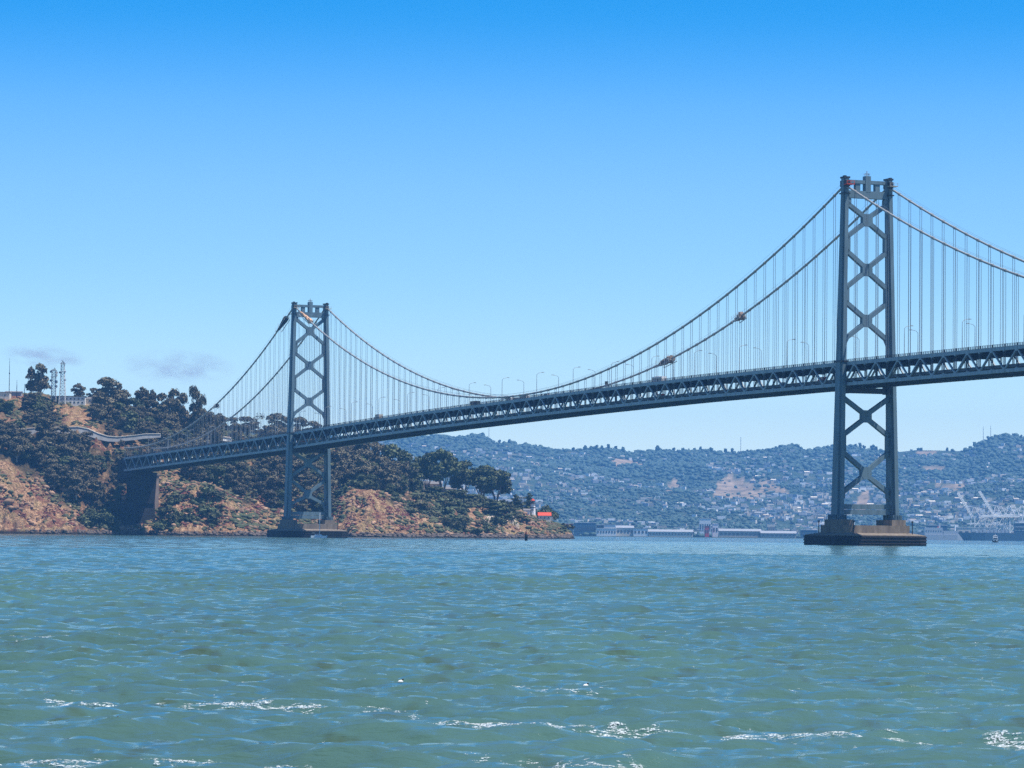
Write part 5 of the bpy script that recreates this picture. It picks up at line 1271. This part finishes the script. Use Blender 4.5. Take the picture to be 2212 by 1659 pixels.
for k in range(7): MB().box((-32 + 4 * k, -6.1, 15), (1.6, 0.3, 1.4)).build('window', GLASS, S)
p = atx(688, 1940, 0)
S = tag(empty('sailboat', (p[0], 1940, 0), 0.1), 'small white sailboat with bare mast in front of the far tower', 'sailboat')
hull(9.0, 2.8, 1.3, DECKW, S, bow=1, z0=-0.5)
MB().loft([[(-2.4, -0.9, 1.3), (2.2, -0.8, 1.3), (2.2, 0.8, 1.3), (-2.4, 0.9, 1.3)], [(-2.0, -0.7, 1.95), (1.4, -0.6, 1.85), (1.4, 0.6, 1.85), (-2.0, 0.7, 1.95)]]).build('cabin', DECKW, S)
MB().tube([(0.6, 0, 1.2), (0.6, 0, 14.2)], 0.17, 6).build('mast', DECKW, S); MB().tube([(0.5, 0, 2.6), (-3.4, 0, 2.7)], [0.2, 0.22], 6).build('boom', HULL, S)
MB().box((-3.2, 0, 2.6), (2.0, 2.0, 0.12)).build('canopy', HULL, S); q = MB()
for a, b in (((0.6, 0, 14), (4.4, 0, 1.4)), ((0.6, 0, 14), (-4.3, 0, 1.4)), ((0.6, 0, 9), (0.6, 1.2, 1.3)), ((0.6, 0, 9), (0.6, -1.2, 1.3))): q.beam(a, b, 0.04, 0.04)
q.build('rigging', GREYP, S)
MB().box((-0.4, -0.82, 1.6), (2.0, 0.1, 0.22)).build('window', GLASS, S)
p = atx(2150, 3000, 0)
S = tag(empty('motor_yacht', (p[0], 3000, 0), 1.45), 'small white motor yacht seen head-on before the blue cargo ship', 'motor yacht')
hull(14, 5.2, 2.2, DARK, S, bow=-1, z0=-0.5); MB().box((1, 0, 3.2), (8, 4.4, 2.0)).build('saloon', DECKW, S); MB().box((-3.1, 0, 3.4), (0.1, 3.6, 0.9)).build('windscreen', GLASS, S)
MB().box((2, 0, 4.9), (5, 3.8, 1.4)).build('upper_cabin', DECKW, S); MB().box((-0.6, 0, 5.0), (0.1, 3.2, 0.7)).build('window', GLASS, S); MB().box((2.4, 0, 5.9), (3.4, 3.2, 0.3)).build('flybridge_roof', WHITE, S); MB().tube([(3, 0, 6), (3, 0, 7.6)], 0.12, 5).build('radar_mast', WHITE, S)
MB().box((-5.9, 0, 1.6), (2.2, 3.4, 1.0)).build('foredeck', DECKW, S)
# channel marker
p = atx(1136.5, 1720, 0)
S = tag(empty('channel_marker', (p[0], 1720, 0)), 'dark rusty channel marker pile standing in the water off the headland', 'channel marker')
MB().tube([(0, 0, -3), (0, 0, 3.2)], 0.75, 8).build('pile', DARK, S); MB().tube([(0, 0, 3.2), (0, 0, 4.6)], [0.6, 0.25], 6).build('cap', simple('rust', (.16, .05, .03)), S); MB().tube([(0, 0, 4.6), (0, 0, 10)], [0.09, 0.06], 4).build('pole', DARK, S)
MB().box((0, 0, 2.2), (2.3, 2.3, 0.25)).build('platform', DARK, S)
# thin poles with lights on the corners of the two tower piers
for s0, nm in ((0, 'far'), (SPAN, 'near')):
    for a, b, lab in ((-14, -14, 'left'), (14.5, -13, 'front left'), (14.5, 14, 'front right')):
        o = tag(empty('pier_light', B(s0 + a, b, 4.3), UA), 'thin dark light pole on the %s corner of the %s tower pier' % (lab, nm), 'light pole'); MB().tube([(0, 0, -0.3), (0, 0, 5.4)], 0.22, 5).build('pole', DARK, o); MB().box((0, 0, 5.5), (0.6, 0.6, 0.6)).build('lamp', DARK, o)
# seabirds resting on the water
for x, y, lab in ((247, 1556, 'dark-headed seabird floating in the left foreground'), (1265, 1489, 'small white seabird on the water near the centre'), (865, 1490, 'small pale seabird on the water left of centre')):
    D = CAMH * F / (y - YH - (x - CX) * ROLL); P = at(x, y, D); zz_ = float(wave(np.array([P[0]]), np.array([D]))[0])
    o = tag(empty('seabird', (P[0], D, zz_ + 0.01), 0.6), lab, 'seabird'); o.scale = (0.42, 0.42, 0.42)
    bd = MB(); bd.tube([(-0.17, 0, 0.03), (-0.08, 0, 0.05), (0.05, 0, 0.06), (0.14, 0, 0.06)], [0.02, 0.07, 0.08, 0.03], 8)
    bd.build('body', WHITE, o, True); MB().tube([(0.10, 0, 0.09), (0.13, 0, 0.16), (0.16, 0, 0.17), (0.19, 0, 0.165)], [0.035, 0.03, 0.04, 0.015], 6).build('head', DARK, o, True)
# faint clouds low over the headland
def cloud(x0, x1, y0, y1, dens, label, seed):
    Y = 16500; a, b = at(x0, y1, Y), at(x1, y0, Y)
    c = ((a[0] + b[0]) / 2, Y, (a[2] + b[2]) / 2); o = MB().box((0, 0, 0), (2, 2, 2)).build('cloud', None, None, False, c)
    o.scale = ((b[0] - a[0]) / 2, 700, (b[2] - a[2]) / 2)
    m = bpy.data.materials.new('cloud_vapour'); m.use_nodes = True; t = m.node_tree; t.nodes.clear(); L_ = t.links.new
    ou = t.nodes.new('ShaderNodeOutputMaterial'); v = t.nodes.new('ShaderNodeVolumePrincipled'); tc_ = t.nodes.new('ShaderNodeTexCoord')
    ln = t.nodes.new('ShaderNodeVectorMath'); ln.operation = 'LENGTH'; L_(tc_.outputs['Object'], ln.inputs[0])
    mr = t.nodes.new('ShaderNodeMapRange'); L_(ln.outputs['Value'], mr.inputs[0]); mr.inputs[1].default_value = 0.25; mr.inputs[2].default_value = 1.0; mr.inputs[3].default_value = 1; mr.inputs[4].default_value = 0
    mpn = t.nodes.new('ShaderNodeMapping'); mpn.inputs['Scale'].default_value = (2.0, 1.0, 1.3); mpn.inputs['Location'].default_value = (seed, 0, 0); L_(tc_.outputs['Object'], mpn.inputs[0])
    nz = t.nodes.new('ShaderNodeTexNoise'); nz.inputs['Scale'].default_value = 1.3; nz.inputs['Detail'].default_value = 4; L_(mpn.outputs[0], nz.inputs[0])
    r2 = t.nodes.new('ShaderNodeMapRange'); L_(nz.outputs['Fac'], r2.inputs[0]); r2.inputs[1].default_value = 0.42; r2.inputs[2].default_value = 0.75
    mu = t.nodes.new('ShaderNodeMath'); mu.operation = 'MULTIPLY'; L_(mr.outputs[0], mu.inputs[0]); L_(r2.outputs[0], mu.inputs[1])
    m3 = t.nodes.new('ShaderNodeMath'); m3.operation = 'MULTIPLY'; L_(mu.outputs[0], m3.inputs[0]); m3.inputs[1].default_value = dens
    v.inputs['Color'].default_value = (0.62, 0.60, 0.66, 1); L_(m3.outputs[0], v.inputs['Density']); L_(v.outputs[0], ou.inputs['Volume'])
    o.data.materials.append(m); tag(o, label, 'cloud')
cloud(5, 190, 745, 795, 0.0030, 'small pinkish-grey wisp of cloud above the radio towers', 3.0)
cloud(255, 520, 755, 830, 0.0024, 'faint long grey cloud low over the hilltop wood', 8.0)
#@@END
